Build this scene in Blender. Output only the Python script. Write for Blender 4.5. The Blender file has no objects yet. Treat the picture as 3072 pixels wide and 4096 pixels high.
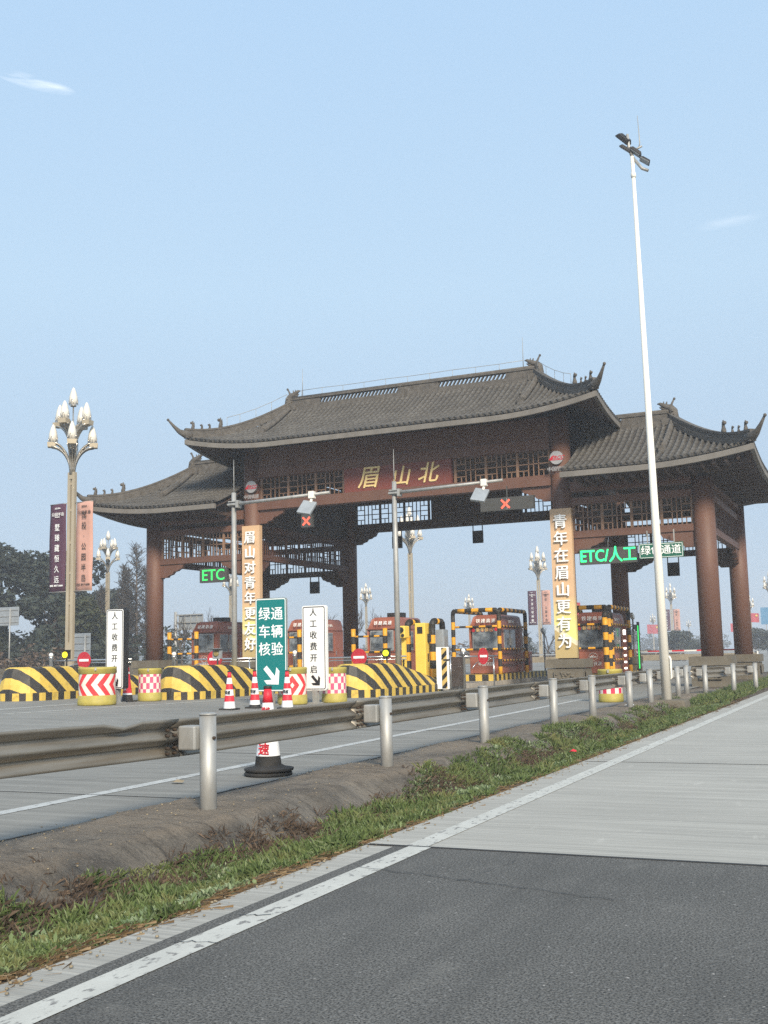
import bpy, bmesh, math, random
from mathutils import Vector, Matrix
R = math.radians
random.seed(7)
SC = bpy.context.scene
COL = SC.collection

class S:                                            # a shader value one can calculate with
    def __init__(s, nt, sock): s.nt, s.k = nt, sock
    def op(s, o, b=None, c=None):
        n = s.nt.nodes.new('ShaderNodeMath'); n.operation = o
        for i, v in enumerate((s, b, c)):
            if v is None: continue
            if isinstance(v, S): s.nt.links.new(v.k, n.inputs[i])
            else: n.inputs[i].default_value = v
        return S(s.nt, n.outputs[0])
    def __add__(s, b): return s.op('ADD', b)
    def __sub__(s, b): return s.op('SUBTRACT', b)
    def __mul__(s, b): return s.op('MULTIPLY', b)
    def fract(s): return s.op('FRACT')
    def abs(s): return s.op('ABSOLUTE')
    def lt(s, b): return s.op('LESS_THAN', b)
    def gt(s, b): return s.op('GREATER_THAN', b)

# ------------------------------------------------------------------ camera, sky, sun, exposure
psi, th, rho = R(24.3), R(7.46), .0219
fw = Vector((-math.sin(psi)*math.cos(th), math.cos(psi)*math.cos(th), math.sin(th)))
r0 = Vector((math.cos(psi), math.sin(psi), 0)); u0 = r0.cross(fw)
rt = r0*math.cos(rho) - u0*math.sin(rho); up = u0*math.cos(rho) + r0*math.sin(rho)
cd = bpy.data.cameras.new('camera'); cam = bpy.data.objects.new('camera', cd); COL.objects.link(cam)
mw = Matrix((rt, up, -fw)).transposed().to_4x4(); mw.translation = Vector((0, 0, 1.3)); cam.matrix_world = mw
cd.sensor_fit = 'VERTICAL'; cd.sensor_height = 24; cd.lens = 24*4400/4096
cd.clip_start = .05; cd.clip_end = 6000
SC.camera = cam
SUN_AZ, SUN_EL = R(142), R(31)         # compass bearing from +Y towards +X
W = bpy.data.worlds.new('World'); SC.world = W; W.use_nodes = True
nt = W.node_tree; nt.nodes.clear()
out = nt.nodes.new('ShaderNodeOutputWorld'); bg = nt.nodes.new('ShaderNodeBackground')
sky = nt.nodes.new('ShaderNodeTexSky'); sky.sky_type = 'NISHITA'; sky.sun_disc = False
sky.sun_elevation = SUN_EL; sky.sun_rotation = SUN_AZ; sky.air_density = 1.0; sky.dust_density = 1.6; sky.ozone_density = 1.0
veil = nt.nodes.new('ShaderNodeMix'); veil.data_type = 'RGBA'; veil.inputs[0].default_value = .8
veil.inputs[7].default_value = (4.3, 5.75, 7.6, 1)
nt.links.new(sky.outputs[0], veil.inputs[6])
tc = nt.nodes.new('ShaderNodeTexCoord'); mp = nt.nodes.new('ShaderNodeMapping'); mp.inputs['Scale'].default_value = (14, 14, 90)
mp.inputs['Rotation'].default_value = (0, R(-4), R(20))
ns = nt.nodes.new('ShaderNodeTexNoise'); ns.inputs['Scale'].default_value = 1.7; ns.inputs['Detail'].default_value = 5
rp = nt.nodes.new('ShaderNodeValToRGB'); rp.color_ramp.elements[0].position = .38; rp.color_ramp.elements[1].position = .72
nt.links.new(tc.outputs['Generated'], mp.inputs[0]); nt.links.new(mp.outputs[0], ns.inputs[0]); nt.links.new(ns.outputs[0], rp.inputs[0])
cl = nt.nodes.new('ShaderNodeMix'); cl.data_type = 'RGBA'; cl.inputs[7].default_value = (9.5, 10, 10.5, 1)
cm = nt.nodes.new('ShaderNodeMath'); cm.operation = 'MULTIPLY'; cm.inputs[1].default_value = .5
msk = None
wd = S(nt, tc.outputs['Generated'])
def vdot(v):
    dt = nt.nodes.new('ShaderNodeVectorMath'); dt.operation = 'DOT_PRODUCT'; dt.inputs[1].default_value = v; nt.links.new(wd.k, dt.inputs[0]); return S(nt, dt.outputs['Value'])
for a_, b_, w_, h_, kk in (((0.6944, 0.7118, -0.1058), (0.4020, -0.2618, 0.8774), .033, .0062, 1.5), ((0.9946, 0.0727, 0.0747), (-0.0435, -0.3613, 0.9314), .03, .006, .35)):       # two thin wisps of cloud
    p_, q_ = vdot(a_)*(1/w_), vdot(b_)*(1/h_)
    m_ = ((p_*p_ + q_*q_)*-1.0 + 1.0).op('MAXIMUM', 0.0)*kk
    msk = m_ if msk is None else msk + m_
msk = msk.k
m2 = nt.nodes.new('ShaderNodeMath'); m2.operation = 'MULTIPLY'; m2.use_clamp = True; nt.links.new(msk, m2.inputs[0]); nt.links.new(rp.outputs[0], m2.inputs[1])
nt.links.new(m2.outputs[0], cm.inputs[0]); nt.links.new(cm.outputs[0], cl.inputs[0])
sep = nt.nodes.new('ShaderNodeSeparateXYZ'); nt.links.new(tc.outputs['Generated'], sep.inputs[0])
gr_ = nt.nodes.new('ShaderNodeValToRGB'); el = gr_.color_ramp.elements; el[0].position = .08; el[0].color = (.90, .865, .84, 1); el[1].position = .32; el[1].color = (1.04, 1.045, .985, 1)
e3 = el.new(.18); e3.color = (.935, .91, .87, 1); e4 = el.new(.55); e4.color = (.955, 1.02, 1.035, 1)
nt.links.new(sep.outputs[2], gr_.inputs[0])
mu = nt.nodes.new('ShaderNodeMix'); mu.data_type = 'RGBA'; mu.blend_type = 'MULTIPLY'; mu.inputs[0].default_value = 1
nt.links.new(veil.outputs[2], mu.inputs[6]); nt.links.new(gr_.outputs[0], mu.inputs[7]); nt.links.new(mu.outputs[2], cl.inputs[6]); nt.links.new(cl.outputs[2], bg.inputs[0])
bg.inputs[1].default_value = .078
nt.links.new(bg.outputs[0], out.inputs[0])
sl = bpy.data.lights.new('sun', 'SUN'); sl.energy = 3.4; sl.angle = R(13); sl.color = (1, .88, .70)
so = bpy.data.objects.new('sun', sl); COL.objects.link(so)
sd = Vector((math.sin(SUN_AZ)*math.cos(SUN_EL), math.cos(SUN_AZ)*math.cos(SUN_EL), math.sin(SUN_EL)))
so.rotation_euler = sd.to_track_quat('Z', 'Y').to_euler(); so.location = (30, -40, 60)
SC.view_settings.view_transform = 'Standard'; SC.view_settings.look = 'None'
SC.view_settings.exposure = 0.8; SC.view_settings.gamma = 1
SC.cycles.volume_bounces = 1; SC.cycles.max_bounces = 6; SC.cycles.use_denoising = False

# ------------------------------------------------------------------ helpers
def srgb(r, g, b):
    f = lambda c: (c/255/12.92) if c/255 <= .04045 else ((c/255+.055)/1.055)**2.4
    return (f(r)*.76, f(g)*.76, f(b)*.76)
def newmat(name, rough=.6, metal=0, spec=.4):
    m = bpy.data.materials.new(name); m.use_nodes = True; t = m.node_tree
    b = t.nodes['Principled BSDF']; b.inputs['Roughness'].default_value = rough; b.inputs['Metallic'].default_value = metal
    b.inputs['Specular IOR Level'].default_value = spec
    return m, t, b
def coords(t, kind='Object'):
    n = t.nodes.new('ShaderNodeTexCoord'); x = t.nodes.new('ShaderNodeSeparateXYZ'); t.links.new(n.outputs[kind], x.inputs[0])
    return n.outputs[kind], S(t, x.outputs[0]), S(t, x.outputs[1]), S(t, x.outputs[2])
def noise(t, vec, scale, detail=4, stretch=None, rough=.6):
    n = t.nodes.new('ShaderNodeTexNoise'); n.inputs['Scale'].default_value = scale; n.inputs['Detail'].default_value = detail
    n.inputs['Roughness'].default_value = rough
    if stretch:
        m = t.nodes.new('ShaderNodeMapping'); m.inputs['Scale'].default_value = stretch; t.links.new(vec, m.inputs[0]); vec = m.outputs[0]
    t.links.new(vec, n.inputs[0]); return S(t, n.outputs[0])
def mixc(t, f, a, b):
    n = t.nodes.new('ShaderNodeMix'); n.data_type = 'RGBA'
    for i, v in ((0, f), (6, a), (7, b)):
        if isinstance(v, S): t.links.new(v.k, n.inputs[i])
        elif hasattr(v, 'is_linked'): t.links.new(v, n.inputs[i])
        elif i: n.inputs[i].default_value = (*v, 1)
        else: n.inputs[i].default_value = v
    return n.outputs[2]
def ramp(t, v, lo, hi):
    n = t.nodes.new('ShaderNodeMapRange'); n.inputs[1].default_value = lo; n.inputs[2].default_value = hi
    t.links.new(v.k, n.inputs[0]); return S(t, n.outputs[0])
def bump(t, b, v, strength, dist=.01):
    n = t.nodes.new('ShaderNodeBump'); n.inputs['Strength'].default_value = strength; n.inputs['Distance'].default_value = dist
    t.links.new(v.k, n.inputs['Height']); t.links.new(n.outputs[0], b.inputs['Normal'])
def dirt(t, c, colour, scale=2.5, amount=.3, dark=(.08, .07, .06), stretch=None):
    v = ramp(t, noise(t, c, scale, 6, stretch), .45, .8)*amount
    return mixc(t, v, colour, dark)
def M(name, col, rough=.6, metal=0, var=.18, vs=3, bmp=0, bs=40, grime=.15, spec=.4, stretch=None, grimecol=(.09, .075, .06)):
    m, t, b = newmat(name, rough, metal, spec)
    c, x, y, z = coords(t)
    n = ramp(t, noise(t, c, vs, 5, stretch), .3, .7)
    k = mixc(t, n, tuple(a*(1-var) for a in col), tuple(min(1, a*(1+var)) for a in col))
    if grime: k = dirt(t, c, k, vs*.7, grime, grimecol, stretch)
    t.links.new(k, b.inputs['Base Color'])
    if bmp: bump(t, b, noise(t, c, bs, 3), bmp)
    return m
def glow(name, col, strength):
    m, t, b = newmat(name, .4); b.inputs['Base Color'].default_value = (*[c*.5 for c in col], 1)
    b.inputs['Emission Color'].default_value = (*col, 1); b.inputs['Emission Strength'].default_value = strength
    return m
class MB:
    def __init__(s): s.v, s.f, s.m, s.sm = [], [], [], []
    def add(s, vs, fs, mi=0, sm=False):
        o = len(s.v); s.v += [tuple(p) for p in vs]
        for f in fs: s.f.append([i+o for i in f]); s.m.append(mi); s.sm.append(sm)
        return s
    def box(s, cx, cy, cz, sx, sy, sz, rz=0, mi=0, M4=None, taper=1):
        a, b, c = sx/2, sy/2, sz/2; k = taper
        p = [(-a,-b,-c),(a,-b,-c),(a,b,-c),(-a,b,-c),(-a*k,-b*k,c),(a*k,-b*k,c),(a*k,b*k,c),(-a*k,b*k,c)]
        cs, sn = math.cos(rz), math.sin(rz)
        if M4: p = [M4 @ Vector(q) + Vector((cx, cy, cz)) for q in p]
        else: p = [(cx+q[0]*cs-q[1]*sn, cy+q[0]*sn+q[1]*cs, cz+q[2]) for q in p]
        return s.add(p, [(3,2,1,0),(4,5,6,7),(0,1,5,4),(1,2,6,5),(2,3,7,6),(3,0,4,7)], mi)
    def b2(s, x0, x1, y0, y1, z0, z1, mi=0): return s.box((x0+x1)/2, (y0+y1)/2, (z0+z1)/2, x1-x0, y1-y0, z1-z0, mi=mi)
    def tube(s, pts, rad, n=10, mi=0, cap=True, mis=None, sm=True):
        pts = [Vector(p) for p in pts]; k = len(pts)
        rad = rad if isinstance(rad, (list, tuple)) else [rad]*k
        vs, fs = [], []; prev = None
        for i, p in enumerate(pts):
            d = (pts[min(i+1, k-1)]-pts[max(i-1, 0)]).normalized()
            if prev is None: prev = d.orthogonal().normalized()
            a = (prev - d*prev.dot(d)).normalized(); prev = a; b = d.cross(a)
            vs += [p + (a*math.cos(j*2*math.pi/n) + b*math.sin(j*2*math.pi/n))*rad[i] for j in range(n)]
        o = len(s.v); s.v += [tuple(p) for p in vs]
        for i in range(k-1):
            for j in range(n):
                q = (j+1) % n
                s.f.append([o+i*n+j, o+i*n+q, o+(i+1)*n+q, o+(i+1)*n+j]); s.m.append(mis[i] if mis else mi); s.sm.append(sm)
        if cap:
            s.f.append([o+j for j in reversed(range(n))]); s.m.append(mis[0] if mis else mi); s.sm.append(False)
            s.f.append([o+(k-1)*n+j for j in range(n)]); s.m.append(mis[-1] if mis else mi); s.sm.append(False)
        return s
    def lathe(s, prof, c=(0,0,0), n=20, mi=0, mis=None, sm=True, cap=True):
        return s.tube([(c[0], c[1], c[2]+z) for r, z in prof], [max(r, .0005) for r, z in prof], n, mi, cap, mis, sm)
    def prism(s, poly, M4, depth, mi=0):            # poly in local xy, extruded along local z by depth
        n = len(poly)
        vs = [M4 @ Vector((x, y, 0)) for x, y in poly] + [M4 @ Vector((x, y, depth)) for x, y in poly]
        fs = [tuple(reversed(range(n))), tuple(range(n, 2*n))] + [(i, (i+1) % n, n+(i+1) % n, n+i) for i in range(n)]
        return s.add(vs, fs, mi)
    def ball(s, c, r, n=10, mi=0, sq=(1,1,1)):
        k = 7
        return s.tube([(c[0], c[1], c[2]-r*sq[2]*math.cos(i*math.pi/k)) for i in range(k+1)], [max(r*sq[0]*math.sin(i*math.pi/k), .001) for i in range(k+1)], n, mi)
    def build(s, name, mat, parent=None, loc=None, bev=0):
        me = bpy.data.meshes.new(name); me.from_pydata(s.v, [], s.f)
        for x in (mat if isinstance(mat, (list, tuple)) else [mat]): me.materials.append(x)
        me.polygons.foreach_set('material_index', s.m); me.polygons.foreach_set('use_smooth', s.sm); me.update()
        o = bpy.data.objects.new(name, me); COL.objects.link(o)
        if parent: o.parent = parent
        if loc: o.location = loc
        if bev:
            b = o.modifiers.new('bevel', 'BEVEL'); b.width = bev; b.segments = 2; b.limit_method = 'ANGLE'
        return o
def tag(o, label, cat, group=None, kind=None):
    if label: o['label'] = label
    if cat: o['category'] = cat
    if group: o['group'] = group
    if kind: o['kind'] = kind
    return o
def thing(name, label, cat, loc=(0,0,0), rz=0, group=None):
    o = bpy.data.objects.new(name, None); COL.objects.link(o); o.location = loc; o.rotation_euler = (0, 0, rz); o.empty_display_size = .2
    return tag(o, label, cat, group)
def dup(o, loc=None, rz=None, label=None, parent=None):
    c = o.copy(); COL.objects.link(c)
    if parent: c.parent = parent
    if loc: c.location = loc
    if rz is not None: c.rotation_euler = (0, 0, rz)
    if label: c['label'] = label
    for ch in list(o.children): dup(ch, parent=c)
    return c
def struct(mb, name, mat, label=None):
    o = mb.build(name, mat); o['kind'] = 'structure'
    if label: o['label'] = label
    return o
FRONT = (R(90), 0, 0)
def text(name, body, size, mat, parent, loc, rot=FRONT, ext=.004, bold=.0, line=1.0, shear=0, sx=1, space=1.0):
    c = bpy.data.curves.new(name, 'FONT'); c.body = body; c.size = size; c.extrude = ext; 
    c.align_x = 'CENTER'; c.align_y = 'CENTER'; c.space_line = line; c.shear = shear; c.space_character = space; c.resolution_u = 3
    o = bpy.data.objects.new('tmp', c); COL.objects.link(o)
    me = bpy.data.meshes.new_from_object(o.evaluated_get(bpy.context.evaluated_depsgraph_get()))
    bpy.data.objects.remove(o); bpy.data.curves.remove(c)
    if bold:
        bm = bmesh.new(); bm.from_mesh(me); n0 = [list(bm.verts), list(bm.faces)]
        for k_, (ox, oy) in enumerate(((-1, 0), (1, 0), (0, 1), (0, -1))):
            rt_ = bmesh.ops.duplicate(bm, geom=n0[0]+n0[1]+list({e for f_ in n0[1] for e in f_.edges}))
            bmesh.ops.translate(bm, vec=(ox*bold*size*.8, oy*bold*size*.5, -.0006*(k_+1)), verts=[g_ for g_ in rt_['geom'] if isinstance(g_, bmesh.types.BMVert)])
        bm.to_mesh(me); bm.free()
    me.name = name; me.materials.clear(); me.materials.append(mat)
    t = bpy.data.objects.new(name, me); COL.objects.link(t); t.parent = parent; t.location = loc; t.rotation_euler = rot; t.scale = (sx, 1, 1)
    return t
def col_text(chars): return '\n'.join(chars)
def zg(x): return .013*max(0, -x-11)                # the toll plaza rises gently to the left
def FM(x, y, z): return Matrix.Translation((x, y, z)) @ Matrix.Rotation(R(90), 4, 'X')       # local xy -> world xz, local z -> -y
def SM(x, y, z): return Matrix.Translation((x, y, z)) @ Matrix(((0,0,1,0),(1,0,0,0),(0,1,0,0),(0,0,0,1)))  # local xy -> world yz, local z -> +x

# ------------------------------------------------------------------ materials
def m_concrete(name, col, streak, grooves=True):
    m, t, b = newmat(name, .8, 0, .25); c, x, y, z = coords(t)
    a = ramp(t, noise(t, c, .35, 6), .3, .7); d = ramp(t, noise(t, c, 1, 6, streak, .7), .38, .68); d9 = ramp(t, noise(t, c, 1, 3, (.35, streak[1]*3.2, 1)), .45, .65); e = noise(t, c, 60, 2)
    k = mixc(t, a, tuple(q*.8 for q in col), tuple(q*1.12 for q in col))
    k = mixc(t, d*.6, k, tuple(q*.58 for q in col)); k = mixc(t, d9*.35, k, tuple(q*1.5 for q in col))
    k = mixc(t, ramp(t, e, .35, .75)*.25, k, tuple(q*.7 for q in col))
    k = mixc(t, ramp(t, noise(t, c, 7, 6, (1, .25, 1)), .62, .74)*.35, k, tuple(q*1.45 for q in col))
    t.links.new(k, b.inputs['Base Color'])
    h = e*.5
    if grooves: h = h + ramp(t, noise(t, c, 1, 2, (2, 45, 1)), .4, .6)
    bump(t, b, h, .25, .006)
    return m
m_road_r = m_concrete('concrete_road', (.355, .348, .32), (.55, 9, 1))
m_plaza = m_concrete('concrete_plaza', (.228, .224, .207), (.6, 2.2, 1), False)
def m_asph(name, kd=1.0):
    m, t, b = newmat(name, .85, 0, .3); c, x, y, z = coords(t)
    a = noise(t, c, 95, 3); g = noise(t, c, 42, 2); d = ramp(t, noise(t, c, .7, 5), .3, .7)
    k = mixc(t, d, tuple(q*kd for q in (.115, .114, .108)), tuple(q*kd for q in (.165, .162, .153)))
    k = mixc(t, ramp(t, a, .36, .6), (.02, .02, .02), k)
    k = mixc(t, ramp(t, g, .56, .72)*.7, k, (.2, .2, .195))
    k = mixc(t, ramp(t, noise(t, c, 28, 1), .74, .77)*.8, k, (.35, .34, .33))
    k = mixc(t, ramp(t, noise(t, c, .9, 4, (1, .35, 1)), .58, .8)*.4, k, (.055, .055, .055))
    k = mixc(t, ramp(t, noise(t, c, 1, 4, (2.2, .16, 1)), .5, .68)*.35, k, (.05, .05, .049)); k = mixc(t, ramp(t, noise(t, c, 2.4, 5, (1, .8, 1)), .6, .78)*.4, k, (.2, .195, .18))
    t.links.new(k, b.inputs['Base Color']); bump(t, b, a + g, .7, .008); return m
m_asphalt = m_asph('asphalt', 1.07)
def m_line(name, wear, col=(.5, .5, .465)):
    m, t, b = newmat(name, .7); c, x, y, z = coords(t)
    n = ramp(t, noise(t, c, 14, 6, (1.6, .8, 1)), .56, .64)*wear
    k = mixc(t, ramp(t, noise(t, c, 3, 4), .3, .7), tuple(q*.82 for q in col), col)
    k = mixc(t, n, k, (.16, .155, .15)); k = mixc(t, ramp(t, noise(t, c, 90, 2), .55, .75)*.35, k, (.3, .29, .27))
    t.links.new(k, b.inputs['Base Color']); bump(t, b, noise(t, c, 90, 2), .3, .005); return m
m_white_line = m_line('road_paint', .95); m_worn_line = m_line('worn_road_paint', 1.0, (.46, .47, .46))
def m_verge():
    m, t, b = newmat('weathered_concrete', .9, 0, .2); c, x, y, z = coords(t)
    k = mixc(t, ramp(t, noise(t, c, 1.3, 6), .38, .62), (.188, .17, .146), (.098, .09, .08))
    k = mixc(t, ramp(t, noise(t, c, 5, 6), .5, .75)*.6, k, (.045, .04, .037))
    k = mixc(t, ramp(t, z*1, .0, .06)*.6, k, (.23, .19, .148))
    k = mixc(t, ramp(t, noise(t, c, 1, 5, (2.5, 16, 2)), .5, .72)*.6, k, (.035, .032, .03)); k = mixc(t, ramp(t, noise(t, c, 38, 4), .55, .72)*.5, k, (.24, .21, .175)); k = mixc(t, ramp(t, noise(t, c, 60, 3), .55, .7)*.6, k, (.03, .027, .025))
    t.links.new(k, b.inputs['Base Color']); bump(t, b, noise(t, c, 26, 8, rough=.75), .9, .03); return m
m_vergec = m_verge()
m_soil = M('soil', (.075, .058, .042), .95, vs=4, var=.5, bmp=.6, bs=18, grime=.3)
m_land = M('far_land', (.07, .072, .045), .95, vs=.05, var=.4, grime=.3)
m_red = M('gate_red', srgb(110, 77, 64), .6, var=.1, vs=1.2, grime=.22, stretch=(1.5, 1.5, .5), bmp=.08, bs=60)
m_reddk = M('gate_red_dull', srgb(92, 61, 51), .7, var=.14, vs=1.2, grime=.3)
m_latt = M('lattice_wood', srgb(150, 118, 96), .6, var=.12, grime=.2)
m_inner = M('dark_brown_wood', srgb(84, 68, 61), .75, var=.2, grime=.3)  # dark brown tone for the rear portal, soffits, ceiling and rafters
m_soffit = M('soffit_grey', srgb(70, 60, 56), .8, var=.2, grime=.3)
m_fascia = M('fascia_concrete', srgb(124, 120, 115), .85, var=.12, vs=2, grime=.45, stretch=(1, 1, .3), grimecol=(.06, .055, .05))
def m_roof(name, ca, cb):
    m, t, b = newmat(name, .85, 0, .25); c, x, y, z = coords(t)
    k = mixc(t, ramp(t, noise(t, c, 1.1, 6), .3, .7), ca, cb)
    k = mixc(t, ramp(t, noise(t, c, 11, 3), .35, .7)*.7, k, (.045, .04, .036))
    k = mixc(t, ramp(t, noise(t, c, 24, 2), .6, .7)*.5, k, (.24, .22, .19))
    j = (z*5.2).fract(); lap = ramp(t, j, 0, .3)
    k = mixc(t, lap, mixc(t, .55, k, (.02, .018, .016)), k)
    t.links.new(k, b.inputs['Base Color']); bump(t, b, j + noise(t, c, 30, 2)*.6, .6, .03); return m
m_tile = m_roof('roof_tile', (.072, .069, .064), (.132, .127, .118)); m_pan_shade = m_roof('shaded_pan_tile', (.035, .031, .028), (.07, .063, .055))  # pans darker than the ribs: valley shade put into the colour
m_ridge = M('ridge_clay', (.085, .078, .07), .85, var=.4, vs=5, grime=.4, bmp=.5, bs=14)
m_gold = M('gold_leaf', srgb(255, 226, 158), .4, .0, var=.1, grime=.1)
m_stone = M('sandstone', srgb(112, 106, 94), .9, var=.2, vs=2, bmp=.5, bs=12, grime=.4)
m_stonel = M('pale_stone', srgb(150, 138, 116), .9, var=.2, vs=3, bmp=.5, bs=12, grime=.4)
m_galv = M('galvanised_steel', (.33, .335, .33), .55, .35, var=.22, vs=7, grime=.4, stretch=(1, 1, .35), grimecol=(.2, .16, .11))
def m_beam():
    m, t, b = newmat('weathered_guardrail', .48, .45, .4); c, x, y, z = coords(t)
    k = mixc(t, ramp(t, noise(t, c, 3, 6, (1, .3, 3)), .3, .7), (.15, .135, .112), (.27, .255, .225))
    k = mixc(t, ramp(t, noise(t, c, 2.5, 5, (1, .12, 5)), .5, .72)*.7, k, (.16, .115, .065))
    t.links.new(k, b.inputs['Base Color']); bump(t, b, noise(t, c, 40, 3, (1, .2, 1)), .12, .004); return m
m_rail = m_beam()
m_rust = M('rusty_bolt', (.05, .035, .025), .8, .3)
m_black = M('black_plastic', (.014, .014, .016), .6, var=.3, grime=.2)
m_rubber = M('black_rubber', (.018, .018, .018), .8, var=.3, grime=.3, grimecol=(.1, .09, .08))
m_white = M('white_paint', (.74, .74, .72), .45, var=.05, grime=.12, vs=1.5, stretch=(2, 2, .3))
m_cream = M('cream_pole_paint', (.72, .70, .64), .4, var=.05, grime=.1, vs=1.5, stretch=(2, 2, .25))
m_steel = M('stainless_steel', (.55, .56, .57), .22, .9, var=.08, grime=.12)
m_yel = M('yellow_paint', srgb(238, 200, 72), .55, var=.12, vs=3, grime=.22, stretch=(1, 1, .5))
m_blk = M('black_paint', srgb(42, 40, 38), .6, var=.25, vs=3, grime=.2, grimecol=(.12, .11, .1))
m_amber = M('amber_paint', srgb(242, 176, 42), .5, var=.1, grime=.15)
m_paleyel = M('pale_yellow_cabinet', srgb(250, 214, 96), .45, var=.06, grime=.08)
m_olive = M('faded_yellow_plastic', srgb(186, 172, 84), .6, var=.14, vs=4, grime=.25)
m_booth = M('booth_red', srgb(164, 100, 82), .45, var=.12, vs=1.5, grime=.15)
m_boothd = M('booth_dark_red', srgb(132, 76, 62), .5, var=.12, vs=1.5, grime=.2)
m_orange = M('salmon_cabinet', srgb(214, 112, 82), .5, var=.08, grime=.15)
m_frame = M('window_frame', (.36, .36, .36), .4, .4)
def m_gl():
    m, t, b = newmat('dark_window_glass', .08, 0, .6); c, x, y, z = coords(t)
    k = mixc(t, ramp(t, noise(t, c, 2.2, 3), .4, .6), (.03, .036, .042), (.2, .23, .26))
    t.links.new(k, b.inputs['Base Color']); return m
m_glass = m_gl()
m_tan = M('lamp_tan_metal', srgb(190, 178, 156), .5, .2, var=.14, vs=2, grime=.25, stretch=(1, 1, .3))
m_bulb = M('milky_lamp_shade', (.62, .6, .55), .35, var=.06, vs=4, grime=.18, grimecol=(.35, .3, .22))
m_chrome = M('lamp_bright_metal', (.5, .47, .42), .3, .8, var=.25, grime=.3)
m_teal = M('teal_sign_sheet', srgb(0, 128, 128), .45, var=.05, vs=1.2, grime=.05)
m_green = M('green_sign_sheet', srgb(28, 104, 82), .45, var=.06, grime=.1)
m_signw = M('white_sign_sheet', (.77, .78, .79), .4, var=.03, vs=1, grime=.06)
m_ink = M('black_lettering', (.012, .012, .013), .5, var=.1, grime=0)
m_letw = M('white_lettering', (.80, .82, .83), .45, var=.04, grime=.04)
m_redl = M('red_lettering', srgb(206, 34, 52), .5, var=.06, grime=0)
m_signback = M('sign_back_grey', (.30, .33, .36), .6, .3, var=.1, grime=.2)
m_purple = M('purple_cloth', srgb(84, 52, 74), .8, var=.08, vs=1, grime=.05)
m_pink = M('pink_cloth', srgb(206, 160, 146), .8, var=.06, vs=1.2, grime=.1, stretch=(1, 1, 4), grimecol=(.25, .11, .08))
m_flag = M('red_flag_cloth', srgb(196, 62, 70), .8, var=.06, grime=0)
m_star = M('yellow_star', srgb(250, 214, 60), .7, var=.04, grime=0)
m_disc = M('red_disc_sheet', srgb(196, 44, 58), .45, var=.08, grime=.08)
m_conered = M('cone_red', srgb(232, 48, 66), .5, var=.06, grime=.1)
m_conewh = M('cone_white', (.74, .75, .77), .5, var=.05, grime=.15)
m_ledg = glow('green_led', (.05, .85, .16), .62); m_ledg2 = glow('bright_green_led', (.03, .95, .24), 1.2); m_ledr = glow('red_led', (1, .12, .07), .95)
m_lampy = glow('yellow_lamp', (1, .78, .02), 1.1); m_lampy2 = glow('lime_yellow_lamp', (.86, 1, .02), 1.2); m_lampoff = M('unlit_lens', (.25, .2, .08), .3)
m_ledw = glow('white_light', (1, .98, .9), 2.2)
m_ledface = M('led_board_face', (.055, .055, .052), .5, var=.12, vs=6, grime=.1)
m_logo = M('silver_disc', (.33, .33, .34), .4, .2, var=.05, grime=.05)
m_blue = M('blue_board', srgb(96, 150, 190), .5, var=.08)
m_bark = M('bark', (.075, .06, .05), .9, vs=6, var=.4)
m_twig = M('twigs', (.065, .056, .05), .9, vs=2, var=.3, grime=0)
def m_leafm(name, a, b_, c_, dry=None):
    m, t, b = newmat(name, .75, 0, .25); n = t.nodes.new('ShaderNodeNewGeometry')
    v = S(t, n.outputs['Random Per Island'])
    k = mixc(t, ramp(t, v, 0, .6), a, b_); k = mixc(t, ramp(t, v, .75, .95), k, c_)
    if dry:
        cc = coords(t)[0]; k = mixc(t, ramp(t, noise(t, cc, 1.6, 4), .5, .68)*.75, k, dry); k = mixc(t, ramp(t, noise(t, cc, 3.1, 3), .55, .7)*.6, k, tuple(q*.5 for q in a))
    t.links.new(k, b.inputs['Base Color']); return m
m_leafd = m_leafm('evergreen_leaves', (.018, .026, .022), (.03, .04, .033), (.05, .06, .046))
m_leafo = m_leafm('olive_leaves', (.024, .031, .017), (.04, .048, .024), (.062, .066, .036))
m_grassm = m_leafm('grass_blades', (.045, .07, .025), (.10, .146, .05), (.155, .195, .10), (.2, .195, .085))
m_grassy = m_leafm('silvery_weeds', (.08, .12, .06), (.15, .2, .11), (.24, .28, .18), (.12, .16, .05))
m_straw = m_leafm('dry_straw', (.11, .07, .035), (.19, .13, .07), (.27, .2, .12))
m_dead = m_leafm('dead_stems', (.05, .038, .03), (.09, .065, .05), (.15, .11, .08))

# ------------------------------------------------------------------ ground, roads, verge
def sheet(name, mat, xs, ys, zf, label=None):
    mb = MB(); nx = len(xs); vs = [(x, y, zf(x, y)) for y in ys for x in xs]
    mb.add(vs, [(j*nx+i, j*nx+i+1, (j+1)*nx+i+1, (j+1)*nx+i) for j in range(len(ys)-1) for i in range(nx-1)], sm=True)
    return struct(mb, name, mat, label)
def span(a, b, n): return [a+(b-a)*i/n for i in range(n+1)]
def groundz(x, y): return -.35 + .7*min(1, max(0, (-x-44)/6))
sheet('ground', m_land, [-3000, -400, -120, -60, -50, -48, -46, -44, -30, 20, 60, 400, 3000], [-300, -40, 0, 40, 80, 150, 300, 1000, 4500], groundz)
sheet('toll_plaza_road', m_plaza, span(-46, -6.1, 20), [-40, 0, 20, 40, 62, 90, 160, 330], lambda x, y: zg(x))
sheet('right_road', m_road_r, [-3.42, -3, 0, 5, 14], [7.16, 20, 60, 150, 420], lambda x, y: 0)
sheet('asphalt_road', m_asphalt, [-3.2, 0, 14], [-40, 0, 7.15], lambda x, y: 0)
sheet('asphalt_edge', m_road_r, [-3.42, -3.201], [-40, 0, 7.15], lambda x, y: -.004)
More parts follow.
